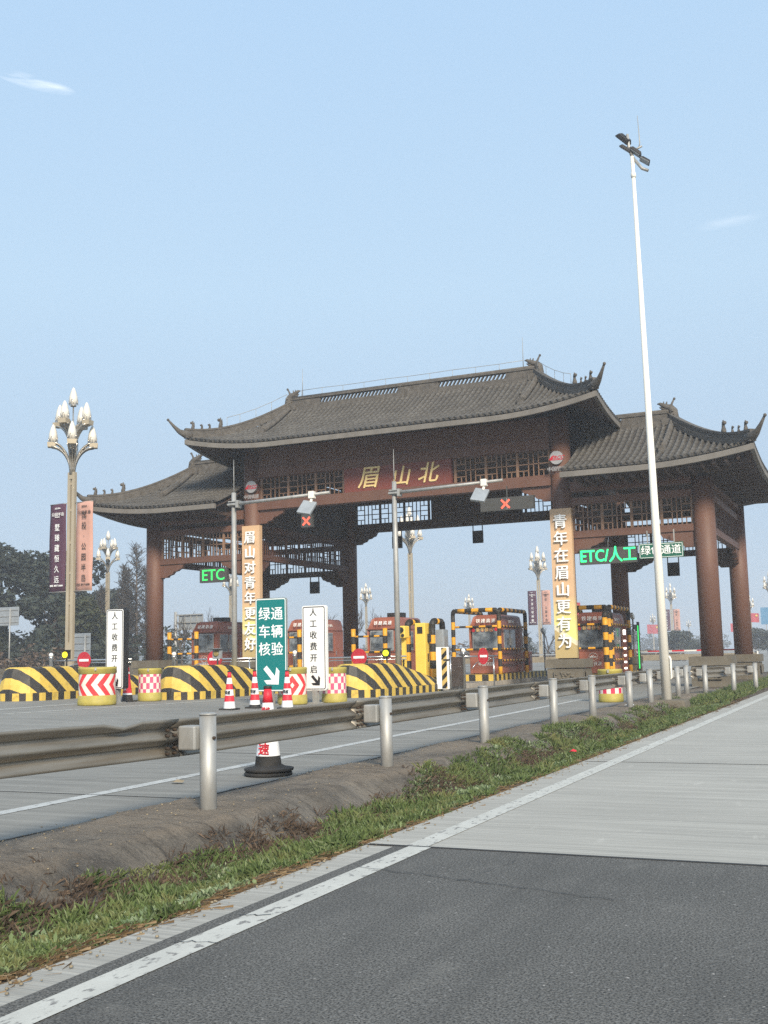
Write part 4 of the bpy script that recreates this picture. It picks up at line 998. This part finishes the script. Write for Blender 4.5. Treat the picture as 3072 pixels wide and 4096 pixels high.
drum('slim yellow drum with a faded pink checked band beside the second nose', -20.22, 27.45, .35, .97, m_drum('pink_checks', 'check', .34, .5, psh, ysh))
drum('yellow drum with red and white diamond bands behind the teal sign', -14.88, 26.62, .41, 1.0, m_drum('red_diamonds', 'diam', .41, .52, rsh, wsh))
drum('slim yellow drum with a pink checked band right of the white sign', -14.25, 27.9, .36, .98, m_drum('pink_checks', 'check', .36, .5, psh, ysh))
drum('small yellow drum with red and white checks seen under the guardrail near the white pole', -6.6, 28.6, .32, .84, m_drum('red_checks', 'check', .3, .5, srgb(226, 52, 92), wsh))
def cone(label, x, y, bands, h, rb, base, extra=None, tilt=0, group='red and white traffic cones'):
    o = thing('traffic_cone', label, 'traffic cone', (x, y, zg(x)), 0, group)
    zs = [b[0] for b in bands] + [1.0]
    for i, (z0, m) in enumerate(bands):
        z1 = zs[i+1]; rr_ = lambda q: rb*(1-q)+.042*q
        MB().lathe([(rr_(z0), z0*h), (rr_(z1), z1*h)], n=20, cap=(i == len(bands)-1)).build('band', m, o)
    MB().lathe([(.043, h), (.05, h+.005), (.045, h+.035), (.02, h+.035)], n=12).build('tip', m_blk, o)
    b = MB()
    if base == 'disc': b.lathe([(.25, .0), (.27, .01), (.27, .035), (.255, .045), (.2, .055)], n=28); b.lathe([(.22, .05), (.275, .055), (.28, .085), (.19, .1), (.15, .12)], (.01, 0, 0), 28)
    else: b.box(0, 0, .02, rb*2.5, rb*2.5, .04)
    b.build('base', m_rubber, o, bev=.006)
    if extra: extra(o)
    return o
B6 = [(0.03, m_conewh), (.22, m_conered), (.38, m_conewh), (.54, m_conered), (.69, m_conewh), (.85, m_conered)]
def small_text(o): text('lettering', '铁建', .085, m_ink, o, (.03, -.135, .43), rot=(R(84), 0, 0), bold=.03)
cone('striped cone standing apart, left of the teal sign', -15.08, 23.76, B6, .93, .155, 'none', small_text)
cone('striped cone with a black foot at the left edge of the teal sign', -14.85, 24.6, [(.03, m_blk), (.1, m_conewh)] + B6[1:], .93, .15, 'sq', small_text)
cone('striped cone overlapping the arrow of the teal sign', -13.9, 24.6, B6, .93, .155, 'none', small_text)
cone('red cone with white lettering and a black foot beside the first white sign', -20.62, 26.9, [(.03, m_blk), (.2, m_conewh), (.25, m_conered), (.8, m_conewh), (.86, m_conered)], 1.02, .17, 'sq',
     lambda o: (text('lettering', col_text('铁建高速'), .1, m_letw, o, (.05, -.155, .52), rot=(R(83), 0, 0), line=1.0), text('lettering', col_text('一路平安'), .08, m_letw, o, (-.06, -.15, .52), rot=(R(83), 0, 0))))
def near_txt(o):
    text('lettering', '速', .135, m_redl, o, (.02, -.131, .29), rot=(R(83), 0, R(9)), bold=.03, ext=.006)
    text('lettering', '铁建', .055, m_redl, o, (0.03, -.098, .73), rot=(R(83), 0, 0), bold=.04)
    text('lettering', '高速', .06, m_ink, o, (0, -.11, .655), rot=(R(83), 0, 0), bold=.03)
cone('tall cone with a thick black foot just behind the guardrail', -6.44, 10.95, [(.1, m_rubber), (.23, m_conewh), (.42, m_conered), (.65, m_conewh), (.84, m_conered)], .96, .165, 'disc', near_txt)
for lab, x, y, z, s, m, nm, ct in (('scrap of pale paper lying on the white lane line', -7.0, 10.0, .012, .085, m_stonel, 'paper_scrap', 'litter'), ('white scrap on the verge near the last rail posts', -5.5, 25.6, .06, .12, m_letw, 'paper_scrap', 'litter'), ('orange scrap of plastic at the grass edge', -3.78, 14.1, .03, .05, m_conered, 'plastic_scrap', 'litter')):
    rn = random.Random(int(y)); mb = MB()
    mb.add([(-s, 0, 0), (-s*.2, -s*.6, .01), (s, -s*.3, .004), (s*.8, s*.4, .02), (-s*.3, s*.5, .0), (0, 0, .035)], [(0, 1, 5), (1, 2, 5), (2, 3, 5), (3, 4, 5), (4, 0, 5)])
    tag(mb.build(nm, m, None, (x, y, z)), lab, ct)

# ------------------------------------------------------------------ ornamental avenue lamps
def make_lamp(label, x, y, z):
    o = thing('avenue_lamp', label, 'street lamp', (x, y, z), 0, 'tall lamps with white bud shades along the avenue')
    p = MB()
    for s in (-1, 1): p.b2(s*.115-.075, s*.115+.075, -.075, .075, 0, 9.3)
    for zz in (1.9, 3.6, 4.9, 6.2, 7.6, 8.75): p.b2(-.04, .04, -.05, .05, zz, zz+.1)
    p.b2(-.14, .14, -.08, .08, .3, 1.9); p.b2(-.11, .11, -.09, .09, 9.0, 9.3); p.b2(-.35, .35, -.3, .3, -.3, .1)
    p.build('pole', m_tan, o)
    st = MB(); st.tube([(0, 0, 9.0), (0, 0, 12.25)], [.05, .03], 8); st.build('stem', m_chrome, o)
    def shade(parent, x, y, z, s=1):
        prof = [(.04, 0), (.13, .05), (.185, .2), (.178, .36), (.125, .58), (.055, .76), (.005, .82)]
        b = MB().lathe([(r*s, q*s) for r, q in prof], (x, y, z), 14).build('lamp_shade', m_bulb, parent)
        c = MB()
        for k in range(4):
            a = k*math.pi/2+.4; pts = []
            for q in range(7):
                t = q/6*math.pi; rr_ = .188*s; aa = a+.28*math.cos(t); pts.append((x+rr_*math.cos(aa), y+rr_*math.sin(aa), z+.02+.24*s*math.sin(t)))
            c.tube(pts, .012, 4)
        c.lathe([(.13*s, -.04), (.135*s, .04)], (x, y, z), 10); c.build('cup', m_chrome, b)
    shade(o, 0, 0, 12.25)
    for tier, rad, zj, zt, az0 in ((0, .72, 10.2, 11.45, 8), (1, .88, 9.2, 10.5, 38)):
        for k in range(4):
            a = R(az0+90*k); ca, sa = math.cos(a), math.sin(a)
            arm = MB()
            for off in (-.12, 0, .12):
                for hh in (0, .2):
                    pts = []
                    for q in range(9):
                        t = q/8; rr_ = .07+(rad-.07)*t**1.9*(1 if hh == 0 else .93); zz = zj+(zt-zj)*(1-(1-t)**1.7)*.92 + hh*t
                        wd = off*(.35+t*1.1); pts.append((rr_*ca-wd*sa, rr_*sa+wd*ca, zz))
                    arm.tube(pts, [.05]*5+[.042]*4, 4)
            for q in range(2, 9):
                t = q/8; rr_ = .07+(rad-.07)*t**1.9; zz = zj+(zt-zj)*(1-(1-t)**1.7)*.92; wd = .12*(.35+t*1.1)
                arm.tube([(rr_*ca+wd*sa, rr_*sa-wd*ca, zz+.1*t), (rr_*ca-wd*sa, rr_*sa+wd*ca, zz+.1*t)], .016, 4)
            e = MB(); e.box(rad*ca, rad*sa, zt-.02, .32, .36, .2, rz=a, taper=1.1)
            am = arm.build('arm', m_chrome, o); e.build('holder', m_tan, am)
            shade(o, (rad-.06)*ca, (rad-.06)*sa, zt+.08)
    return o
LAMPS = [(-31.53, 37.2, 'nearest lamp with white bud shades, left of the gate, hung with two cloth banners'),
         (-33.8, 79.7, 'lamp rising behind the centre of the gate and the slim steel pole'),
         (-34.6, 117.6, 'lamp between the garland booth and the yellow board, hung with two banners'),
         (-34.4, 198.7, 'distant lamp with two banners just right of the white pole'),
         (-63.2, 79.5, 'lamp above the left white sign, in front of the bare tall trees'),
         (-74.6, 117.9, 'lamp behind the slim steel pole at the leftmost booth'),
         (-75.9, 160.3, 'distant lamp just right of the second rear gate column'),
         (-74, 203.3, 'distant lamp above the garland booth frame'),
         (-68, 358, 'tiny lamp with a red flag left of the white pole'),
         (-70.7, 445, 'tiny lamp between the white pole and the right gate column'),
         (-27.2, 256, 'distant lamp with a red flag right of the last gate column'),
         (-16.1, 180.3, 'lamp cut by the right edge with a blue board')]
l0 = make_lamp(LAMPS[0][2], LAMPS[0][0], LAMPS[0][1], zg(-31)-.1)
for x, y, lab in LAMPS[1:]: dup(l0, (x, y, 0), None, lab)
def lamp_banners(x, y, z0, z1, w, t1, t2, where):
    h = z1-z0
    for s, m, ink, tx, hue in ((-1, m_purple, m_letw, t1, 'purple'), (1, m_pink, m_blk, t2, 'pink')):
        o = thing('cloth_banner', f'{hue} cloth banner with vertical characters on {where}', 'banner', (x+s*(.28+w/2), y-.02, z0), 0, 'cloth banners on the avenue lamps')
        mb = MB(); n = 12; vs = []
        for j in range(n+1):
            for i in range(5): vs.append((-w/2+w*i/4, .02*math.sin(j*.7+i), h*j/n))
        mb.add(vs, [(j*5+i, j*5+i+1, (j+1)*5+i+1, (j+1)*5+i) for j in range(n) for i in range(4)], sm=True); c = mb.build('cloth', m, o)
        so_ = c.modifiers.new('thick', 'SOLIDIFY'); so_.thickness = .012
        for zz in (0.02, h-.02): MB().tube([(-w/2-(.2 if s > 0 else 0), 0, zz), (w/2+(.2 if s < 0 else 0), 0, zz)], .018, 6).build('rod', m_galv, o)
        if tx:
            text('lettering', col_text(tx), .33, ink, o, (0, -.05, h*.49), line=1.3 if len(tx) < 7 else 1.36, sx=.82)
            text('lettering', '公园半岛', .17, ink, o, (.02, -.05, h*.875)); text('lettering', '·国投置业', .075, ink, o, (0, -.05, h*.945))
            text('lettering', '028 3817 6666', .115, ink, o, (0, -.05, h*.075), bold=.02)
lamp_banners(-31.53, 37.2, 4.3, 8.14, .88, '一墅臻藏恒久远', '国投·公园半岛', 'the nearest lamp')
lamp_banners(-34.6, 117.6, 4.3, 8.1, 1.0, '五大首创钢碱藏', '国投·公园半岛', 'the lamp beside the yellow board')
lamp_banners(-34.4, 198.7, 4.6, 8.4, 1.15, '稀缺人文低密墅', '国投·公园半岛', 'the distant lamp past the white pole')
def flag(x, y, z, w, h, label):
    o = thing('red_flag', label, 'flag', (x, y, z), 0, 'red flags on the avenue lamps'); n = 8; vs = []; mb = MB()
    for j in range(2):
        for i in range(n+1): vs.append((w*i/n, .05*math.sin(i*1.3), h*j-.02*i))
    mb.add(vs, [(i, i+1, n+2+i, n+1+i) for i in range(n)]); c = mb.build('cloth', m_flag, o)
    so_ = c.modifiers.new('thick', 'SOLIDIFY'); so_.thickness = .02
    st = MB(); pl = []
    for q in range(10): a = math.pi/2+q*math.pi/5; r = (.17 if q % 2 == 0 else .065)*h; pl.append((r*math.cos(a), r*math.sin(a)))
    st.prism(pl, FM(w*.78, -.1, h*.68), .02); st.build('star', m_star, o)
for x, y, z, w, h, lab in ((-27.2-.5, 255.9, 7.0, 2.3, 2.0, 'red flag with a yellow star right of the last gate column'), (-68-1.9, 357.9, 6.6, 4, 2.9, 'red flag on the tiny lamp left of the white pole'),
                           (-40.2, 150, 6.1, 1.9, 2.1, 'red flag seen at the left edge of the yellow board'), (-37.0, 300, 5.6, 2.5, 2.2, 'small red flag between the two right gate columns')): flag(x, y, z, w, h, lab)
o = thing('blue_board', 'blue board cut by the right edge of the view', 'board', (-16.9, 180, 5.0)); MB().box(0, 0, 1.2, 1.4, .1, 2.6).build('panel', m_blue, o); MB().box(0, .1, -1.9, .12, .1, 6.0).build('post', m_galv, o)

# ------------------------------------------------------------------ back-of-sign boards, gantry, wall, far rail
def backsign(label, x, y, z0, z1, w, px, name='road_sign', ribs=4):
    o = thing(name, label, 'sign', (x, y, .3)); h = z1-z0
    MB().b2(-w/2, w/2, -.03, .03, z0-.3, z1-.3).build('panel', m_signback, o, bev=.02)
    r_ = MB()
    for i in range(ribs): r_.b2(-w/2+.04, w/2-.04, -.075, -.03, z0-.3+h*(i+.5)/ribs-.02, z0-.3+h*(i+.5)/ribs+.02)
    r_.build('ribs', m_galv, o); pp = MB()
    for q in px: pp.tube([(q, -.11, -.6), (q, -.11, z1-.4)], .05, 10)
    pp.build('post', m_galv, o)
backsign('grey back of a road sign with cross ribs behind the nearest avenue lamp', -41.5, 50, 1.44, 2.95, 1.2, (.3,))
backsign('grey back of a road sign at the far left before the dark trees', -56.6, 60, 4.0, 5.3, 2.4, (.5,), ribs=3)
o = thing('gantry_sign', 'grey sign gantry with its ribbed back, between the left column and bare trees', 'sign gantry', (-54.6, 80, 0))
MB().b2(-1.2, 1.2, -.04, .04, 3.95, 5.2).build('panel', m_signback, o)
g_ = MB()
for q in (-1.2, -.6, 0, .6, 1.2): g_.b2(q-.04, q+.04, -.12, -.045, 3.9, 5.25)
for q in (3.95, 4.55, 5.2): g_.b2(-1.5, 1.25, -.18, -.12, q-.05, q+.05)
g_.build('ribs', m_galv, o); MB().tube([(-1.55, -.1, -.5), (-1.55, -.1, 5.5)], .14, 12).build('mast', m_galv, o)
o = tag(MB().b2(-46.4, -46.05, 25, 130, -.4, 1.05).build('roadside_wall', m_stone), 'low grey stone wall along the left side of the plaza', 'wall')
def farrail(label, x0, x1, y, z):
    o = thing('far_railing', label, 'railing', (x0, y, z)); L = x1-x0
    MB().b2(0, L, -.05, .05, .82, .92).build('top_bar', m_signback, o); MB().b2(0, L, -.03, .03, .25, .7).build('panel', m_stonel, o)
    p = MB()
    for q in span(0, L, 8): p.b2(q-.05, q+.05, -.052, .052, -.3, .815)
    p.build('posts', m_white, o)
farrail('low white-topped railing across the road far behind the booths', -38, -9, 88, .25)
def toll_arm(label, x, y, L):
    o = thing('toll_barrier', label, 'toll barrier', (x, y, .15), 0, 'salmon toll barrier cabinets')
    MB().box(0, 0, .62, .42, .5, 1.2).build('cabinet', m_orange, o, bev=.02)
    MB().box(.216, 0, .7, .012, .3, .8).build('door', m_booth, o)
    if L:
        mb = MB(); k = 8
        for i in range(k): mb.b2(.21+L*i/k, .21+L*(i+1)/k, -.03, .03, 1.07, 1.13, mi=i % 2)
        mb.build('arm', [m_white, m_conered], o)
toll_arm('salmon barrier cabinet between the garland booth and the grey pedestal', -16.1, 52.2, 0)
toll_arm('salmon barrier cabinet with a red and white arm, left of the white pole', -10.85, 51.5, 4.4)
def cctv(label, x, y, h, n=1):
    o = thing('traffic_camera', label, 'camera', (x, y, .15), 0, 'small cameras on poles behind the gate')
    MB().tube([(0, 0, 0), (0, 0, h)], .04, 8).build('pole', m_galv, o)
    for i in range(n):
        b = MB(); b.box(.0 if i == 0 else .16, -.1, h-.02-i*.55, .16, .42, .17, M4=Matrix.Rotation(R(-22), 3, 'X')); b.build('camera_body', m_cream if i == 0 else m_signback, o, bev=.02)
cctv('slim camera pole beside the salmon barrier cabinet', -15.3, 52.6, 2.2); cctv('camera pole right of the garland booth frame', -17.2, 51.2, 2.25); cctv('camera pole with two cameras left of the white pole', -10.6, 51.0, 2.75, 2)
o = thing('lane_screen', 'black lane screen right of the garland booth', 'screen', (-16.9, 51.6, .55)); MB().box(-.1, 0, .9, 1.15, .12, .95).build('screen', m_black, o); MB().box(-.1, .1, .3, .1, .1, .7).build('post', m_blk, o)
o = thing('lane_screen', 'black lane screen behind the rightmost booth frame', 'screen', (-11.5, 51.0, .55)); MB().box(0, 0, .9, .6, .12, .95).build('screen', m_black, o); MB().box(0, .1, .3, .1, .1, .7).build('post', m_blk, o)
o = thing('light_strip', 'upright strip of small white lights beside the rightmost booth', 'light strip', (-9.75, 45.2, .4)); MB().box(0, 0, .95, .16, .1, 1.9).build('housing', m_boothd, o)
for i, zz in enumerate((1.65, 1.3, 1.0, .72, .45, .2)): MB().box(0, -.06, zz, .1, .02, .2 if i == 0 else .07).build('light', m_ledw, o)
o = thing('green_lamp_strip', 'upright green light strip at the rear of the rightmost booth frame', 'light strip', (-9.55, 46.9, .4)); MB().box(0, .06, 1.05, .1, .1, 2.1).build('housing', m_blk, o); MB().box(0, 0, 1.05, .045, .02, 1.8).build('light', m_ledg, o)
o = thing('crash_board', 'red and white striped barrier at the far right edge by the road', 'barrier', (-3.55, 57, 0)); MB().box(.3, 0, .45, 1.1, .5, .8, taper=.85).build('body', m_drum('red_bands', 'check', 3.0, .5, rsh, wsh), o, bev=.03); MB().box(.3, 0, .03, 1.2, .55, .1).build('foot', m_rubber, o)

# ------------------------------------------------------------------ trees
def leafcloud(rnd, blobs, n, sz):
    mb = MB()
    for _ in range(n):
        c = rnd.choice(blobs); cx, cy, cz, r = c
        while True:
            d = Vector((rnd.uniform(-1, 1), rnd.uniform(-1, 1), rnd.uniform(-1, 1)))
            if .35 < d.length < 1: break
        d = d.normalized()*(d.length**.4)
        p = Vector((cx, cy, cz)) + Vector((d.x*r, d.y*r, d.z*r*.8)); s = sz*rnd.uniform(.6, 1.5)
        u = Vector((rnd.gauss(0, 1), rnd.gauss(0, 1), rnd.gauss(0, .6))).normalized(); w = u.orthogonal().normalized()*s*.55
        w = Matrix.Rotation(rnd.uniform(0, 6.28), 3, u) @ w
        mb.add([p-u*s, p+w*.8, p+u*s, p-w*.8], [(0, 1, 2, 3)])
    return mb
def evergreen(name, label, cat, seed, h, rad, mat, n, sz, loc, group, low=.18):
    rnd = random.Random(seed); o = thing(name, label, cat, loc, rnd.uniform(0, 6), group)
    t = MB(); t.tube([(0, 0, -.5), (.1, .05, h*.35), (0, .1, h*.75)], [h*.035, h*.028, h*.008], 8)
    blobs = []
    for i in range(16):
        q = rnd.uniform(low, .92); rr_ = rad*math.sin(math.pi*min(1, (q-low*.5)/(1-low*.3)))**.6*rnd.uniform(.35, .8); a = rnd.uniform(0, 6.28)
        bx, by, bz = rr_*math.cos(a), rr_*math.sin(a), h*q
        blobs.append((bx, by, bz, rad*rnd.uniform(.26, .45)))
        t.tube([(0, .05, h*q*.6), (bx*.5, by*.5, h*q*.85), (bx, by, bz)], [h*.012, h*.008, h*.003], 5)
    blobs.append((0, 0, h-.25*rad, rad*.35))
    t.build('trunk', m_bark, o); leafcloud(rnd, blobs, n, sz).build('crown', mat, o); return o
def bare(name, label, seed, h, spread, loc, group, conical=False):
    rnd = random.Random(seed); o = thing(name, label, 'bare tree', loc, rnd.uniform(0, 6), group)
    tr, tw = MB(), MB()
    def grow(p, d, l, r, lev):
        q = p + d*l; mid = p + d*l*.5 + Vector((rnd.gauss(0, .03), rnd.gauss(0, .03), 0))*l
        r = max(r, .012)
        (tr if lev < 1 else tw).tube([p, mid, q], [r, r*.85, r*.68], 5 if lev < 2 else 3, cap=False)
        if lev >= 4: return
        for _ in range(3 if lev < 3 else 4):
            a = rnd.uniform(0, 6.28); s = rnd.uniform(.3, .75)*spread
            nd = (d + Vector((math.cos(a)*s, math.sin(a)*s, rnd.uniform(-.05, .35)))).normalized()
            grow(p + d*l*rnd.uniform(.55, 1), nd, l*rnd.uniform(.55, .8), r*.55, lev+1)
    if conical:
        tr.tube([(0, 0, -.5), (.05, 0, h*.5), (0, .05, h)], [h*.014, h*.009, h*.002], 6)
        for i in range(130):
            z = h*(.15+.83*(i/130)); L = spread*h*.17*(1-(z/h))**.7*rnd.uniform(.5, 1.1)+.15; a = rnd.uniform(0, 6.28)
            e = Vector((math.cos(a)*L, math.sin(a)*L, z+L*.75)); b = Vector((0, 0, z)); tw.tube([b, (b+e)/2-Vector((0, 0, L*.08)), e], [.034, .026, .014], 3, cap=False)
            for _ in range(7):
                t = rnd.uniform(.2, 1); s0 = b+(e-b)*t; a2 = rnd.uniform(0, 6.28); l2 = rnd.uniform(.2, .5)
                tw.tube([s0, s0+Vector((math.cos(a2)*l2, math.sin(a2)*l2, rnd.uniform(-.2, .5)))], [.02, .012], 3, cap=False)
    else: grow(Vector((0, 0, -.3)), Vector((rnd.gauss(0, .05), rnd.gauss(0, .05), 1)).normalized(), h*.34, h*.022, 0)
    tr.build('trunk', m_bark, o); tw.build('twigs', m_twig, o); return o
GE, GB = 'dark evergreen trees behind the left roadside', 'bare winter trees behind the booths'
big = evergreen('evergreen_tree', 'tall dark evergreen tree at the far left edge of the view', 'tree', 3, 10.9, 4.5, m_leafd, 7000, .26, (-66.5, 70, 0), GE)
e2_ = evergreen('evergreen_tree', 'broad dark evergreen tree behind the purple banner', 'tree', 5, 8.7, 3.2, m_leafd, 5200, .25, (-61.2, 70.5, 0), GE)
e3_ = evergreen('evergreen_tree', 'lower olive green tree right of the pink banner', 'tree', 8, 6.4, 2.3, m_leafo, 4600, .2, (-57.1, 69, 0), GE)
for src, x, y, s, lab in ((e2_, -71.5, 66, 1.0, 'dark evergreen tree half out of view at the left'), (e3_, -62.5, 63, .9, 'bushy olive tree below the tallest evergreen'), (big, -66.8, 78, .98, 'evergreen crown between the two tallest trees at the left'),
                          (e2_, -72, 84, .95, 'dark evergreen behind the bare pole of the nearest lamp'), (e3_, -58.6, 60, .78, 'low olive bush behind the grey sign back'), (e3_, -57.2, 72, .6, 'olive bush at the foot of the left white sign'),
                          (e2_, -77, 97, 1.05, 'hazy evergreen seen between the teal and white signs')):
    c = dup(src, (x, y, 0), random.uniform(0, 6), lab); c.scale = (s, s, s)
b1 = bare('bare_tree', 'tall dense bare conical tree left of the left gate column', 11, 11.0, 1.25, (-56.6, 75, 0), GB, True)
b2_ = bare('bare_tree', 'thin bare conical tree between the lamp and the tall bare tree', 12, 9.4, .9, (-58.0, 75, 0), GB, True)
b3 = bare('bare_tree', 'round bare tree between the left column and the leftmost booth', 13, 6.6, 1.15, (-50.8, 73, 0), GB)
b4 = bare('bare_tree', 'feathery bare tree left of the slim steel pole', 14, 6.8, .95, (-47.5, 73, 0), GB)
for src, x, y, s, lab in ((b2_, -60.3, 75, .83, 'thin bare tree just left of the second lamp'), (b2_, -59.8, 78, 1.0, 'bare conical tree touching the tall dense one'), (b1, -57.9, 78, .86, 'bare conical tree half behind the left gate column'),
                          (b4, -59.4, 88, 1.1, 'bare tree behind the gantry sign'), (b3, -53.0, 84, 1.0, 'bare tree behind the leftmost booth'), (b3, -53.6, 105, 1.25, 'bare tree right of the white sign panel'),
                          (b4, -55.1, 112, 1.35, 'bare tree left of the dark rear column'), (b3, -54.5, 116, 1.2, 'bare tree behind the no-entry disc in the centre'), (b4, -53.5, 118, 1.3, 'feathery bare tree behind the central booth'),
                          (b4, -49.2, 140, 1.25, 'hazy bare tree right of the striped U pipe'), (b3, -47.7, 141, 1.15, 'hazy bare tree left of the garland booth'), (b3, -41.5, 135, 1.1, 'hazy bare tree left of the yellow board'),
                          (b4, -34.6, 120, .9, 'small bare tree beside the lamp with banners'), (b4, -63.0, 108, 1.4, 'bare tree seen behind the teal sign')):
    c = dup(src, (x, y, 0), random.uniform(0, 6), lab); c.scale = (s, s, s)
GR = 'round clipped trees along the far avenue'
r1 = evergreen('round_tree', 'round dark tree right of the last gate column', 'tree', 21, 4.3, 2.5, m_leafd, 2600, .24, (-18.5, 178, 0), GR, .4)
for x, y, s, lab in ((-28.2, 170, .95, 'round dark tree left of the right front gate column'), (-44.5, 190, 1.7, 'large hazy round tree behind the white pole'), (-27.0, 190, .8, 'small round tree beside the right front gate column'), (-15.2, 178, .9, 'round tree at the right edge of the view'),
                     (-52, 230, 1.8, 'hazy round tree above the camera pole'), (-47.5, 150, .9, 'dark round tree beside the garland booth'), (-37.8, 148, .85, 'dark round tree right of the lamp with banners'), (-24.4, 240, 1.1, 'hazy round tree between the right gate columns')):
    c = dup(r1, (x, y, 0), random.uniform(0, 6), lab); c.scale = (s*1.05, s*1.05, s)
rnd = random.Random(31)
def shrubs(name, label, cat, pts, mat, n, sz):
    mb = leafcloud(rnd, pts, n, sz); return tag(mb.build(name, mat), label, cat, kind='stuff')
shrubs('shrubbery', 'brown leafless shrubbery behind the low wall at the far left', 'shrubbery', [(rnd.uniform(-60, -47.5), rnd.uniform(46, 60), rnd.uniform(.6, 1.9), rnd.uniform(.5, 1.0)) for _ in range(70)], m_dead, 6500, .14)
shrubs('undergrowth', 'dark undergrowth below the evergreen trees', 'undergrowth', [(rnd.uniform(-80, -52), rnd.uniform(62, 88), rnd.uniform(.3, 3.4), rnd.uniform(.9, 1.8)) for _ in range(120)], m_leafd, 13000, .24)
shrubs('hedge_row', 'brownish hedge along the far side of the road behind the booths', 'hedge', [(-45+i*.42, 150-i*.5+rnd.gauss(0, .5), rnd.uniform(.3, 1.0), rnd.uniform(.5, .9)) for i in range(60)] + [(-60+i*.35, 96+i*.6, rnd.uniform(.3, 1.5), rnd.uniform(.8, 1.4)) for i in range(50)], m_dead, 8000, .2)
shrubs('treeline', 'far hazy treeline along the horizon', 'treeline', [(x+rnd.gauss(0, 4), 470+rnd.gauss(0, 25)-.25*x, rnd.uniform(1, 5), rnd.uniform(3, 6.5)) for x in range(-420, 60, 4)], m_leafd, 16000, .9)
# ------------------------------------------------------------------ haze
hz = MB().b2(-700, 260, -30, 620, -1.4, 18.5).build('haze', None)
hm = bpy.data.materials.new('haze_air'); hm.use_nodes = True; t = hm.node_tree; t.nodes.clear()
ho = t.nodes.new('ShaderNodeOutputMaterial'); pv = t.nodes.new('ShaderNodeVolumePrincipled')
pv.inputs['Color'].default_value = (.9, .92, .97, 1); pv.inputs['Density'].default_value = .0014; pv.inputs['Anisotropy'].default_value = .2
t.links.new(pv.outputs[0], ho.inputs['Volume']); hz.data.materials.clear(); hz.data.materials.append(hm)
tag(hz, 'thin pale haze filling the air over the road', 'haze', kind='stuff'); hz.display_type = 'WIRE'
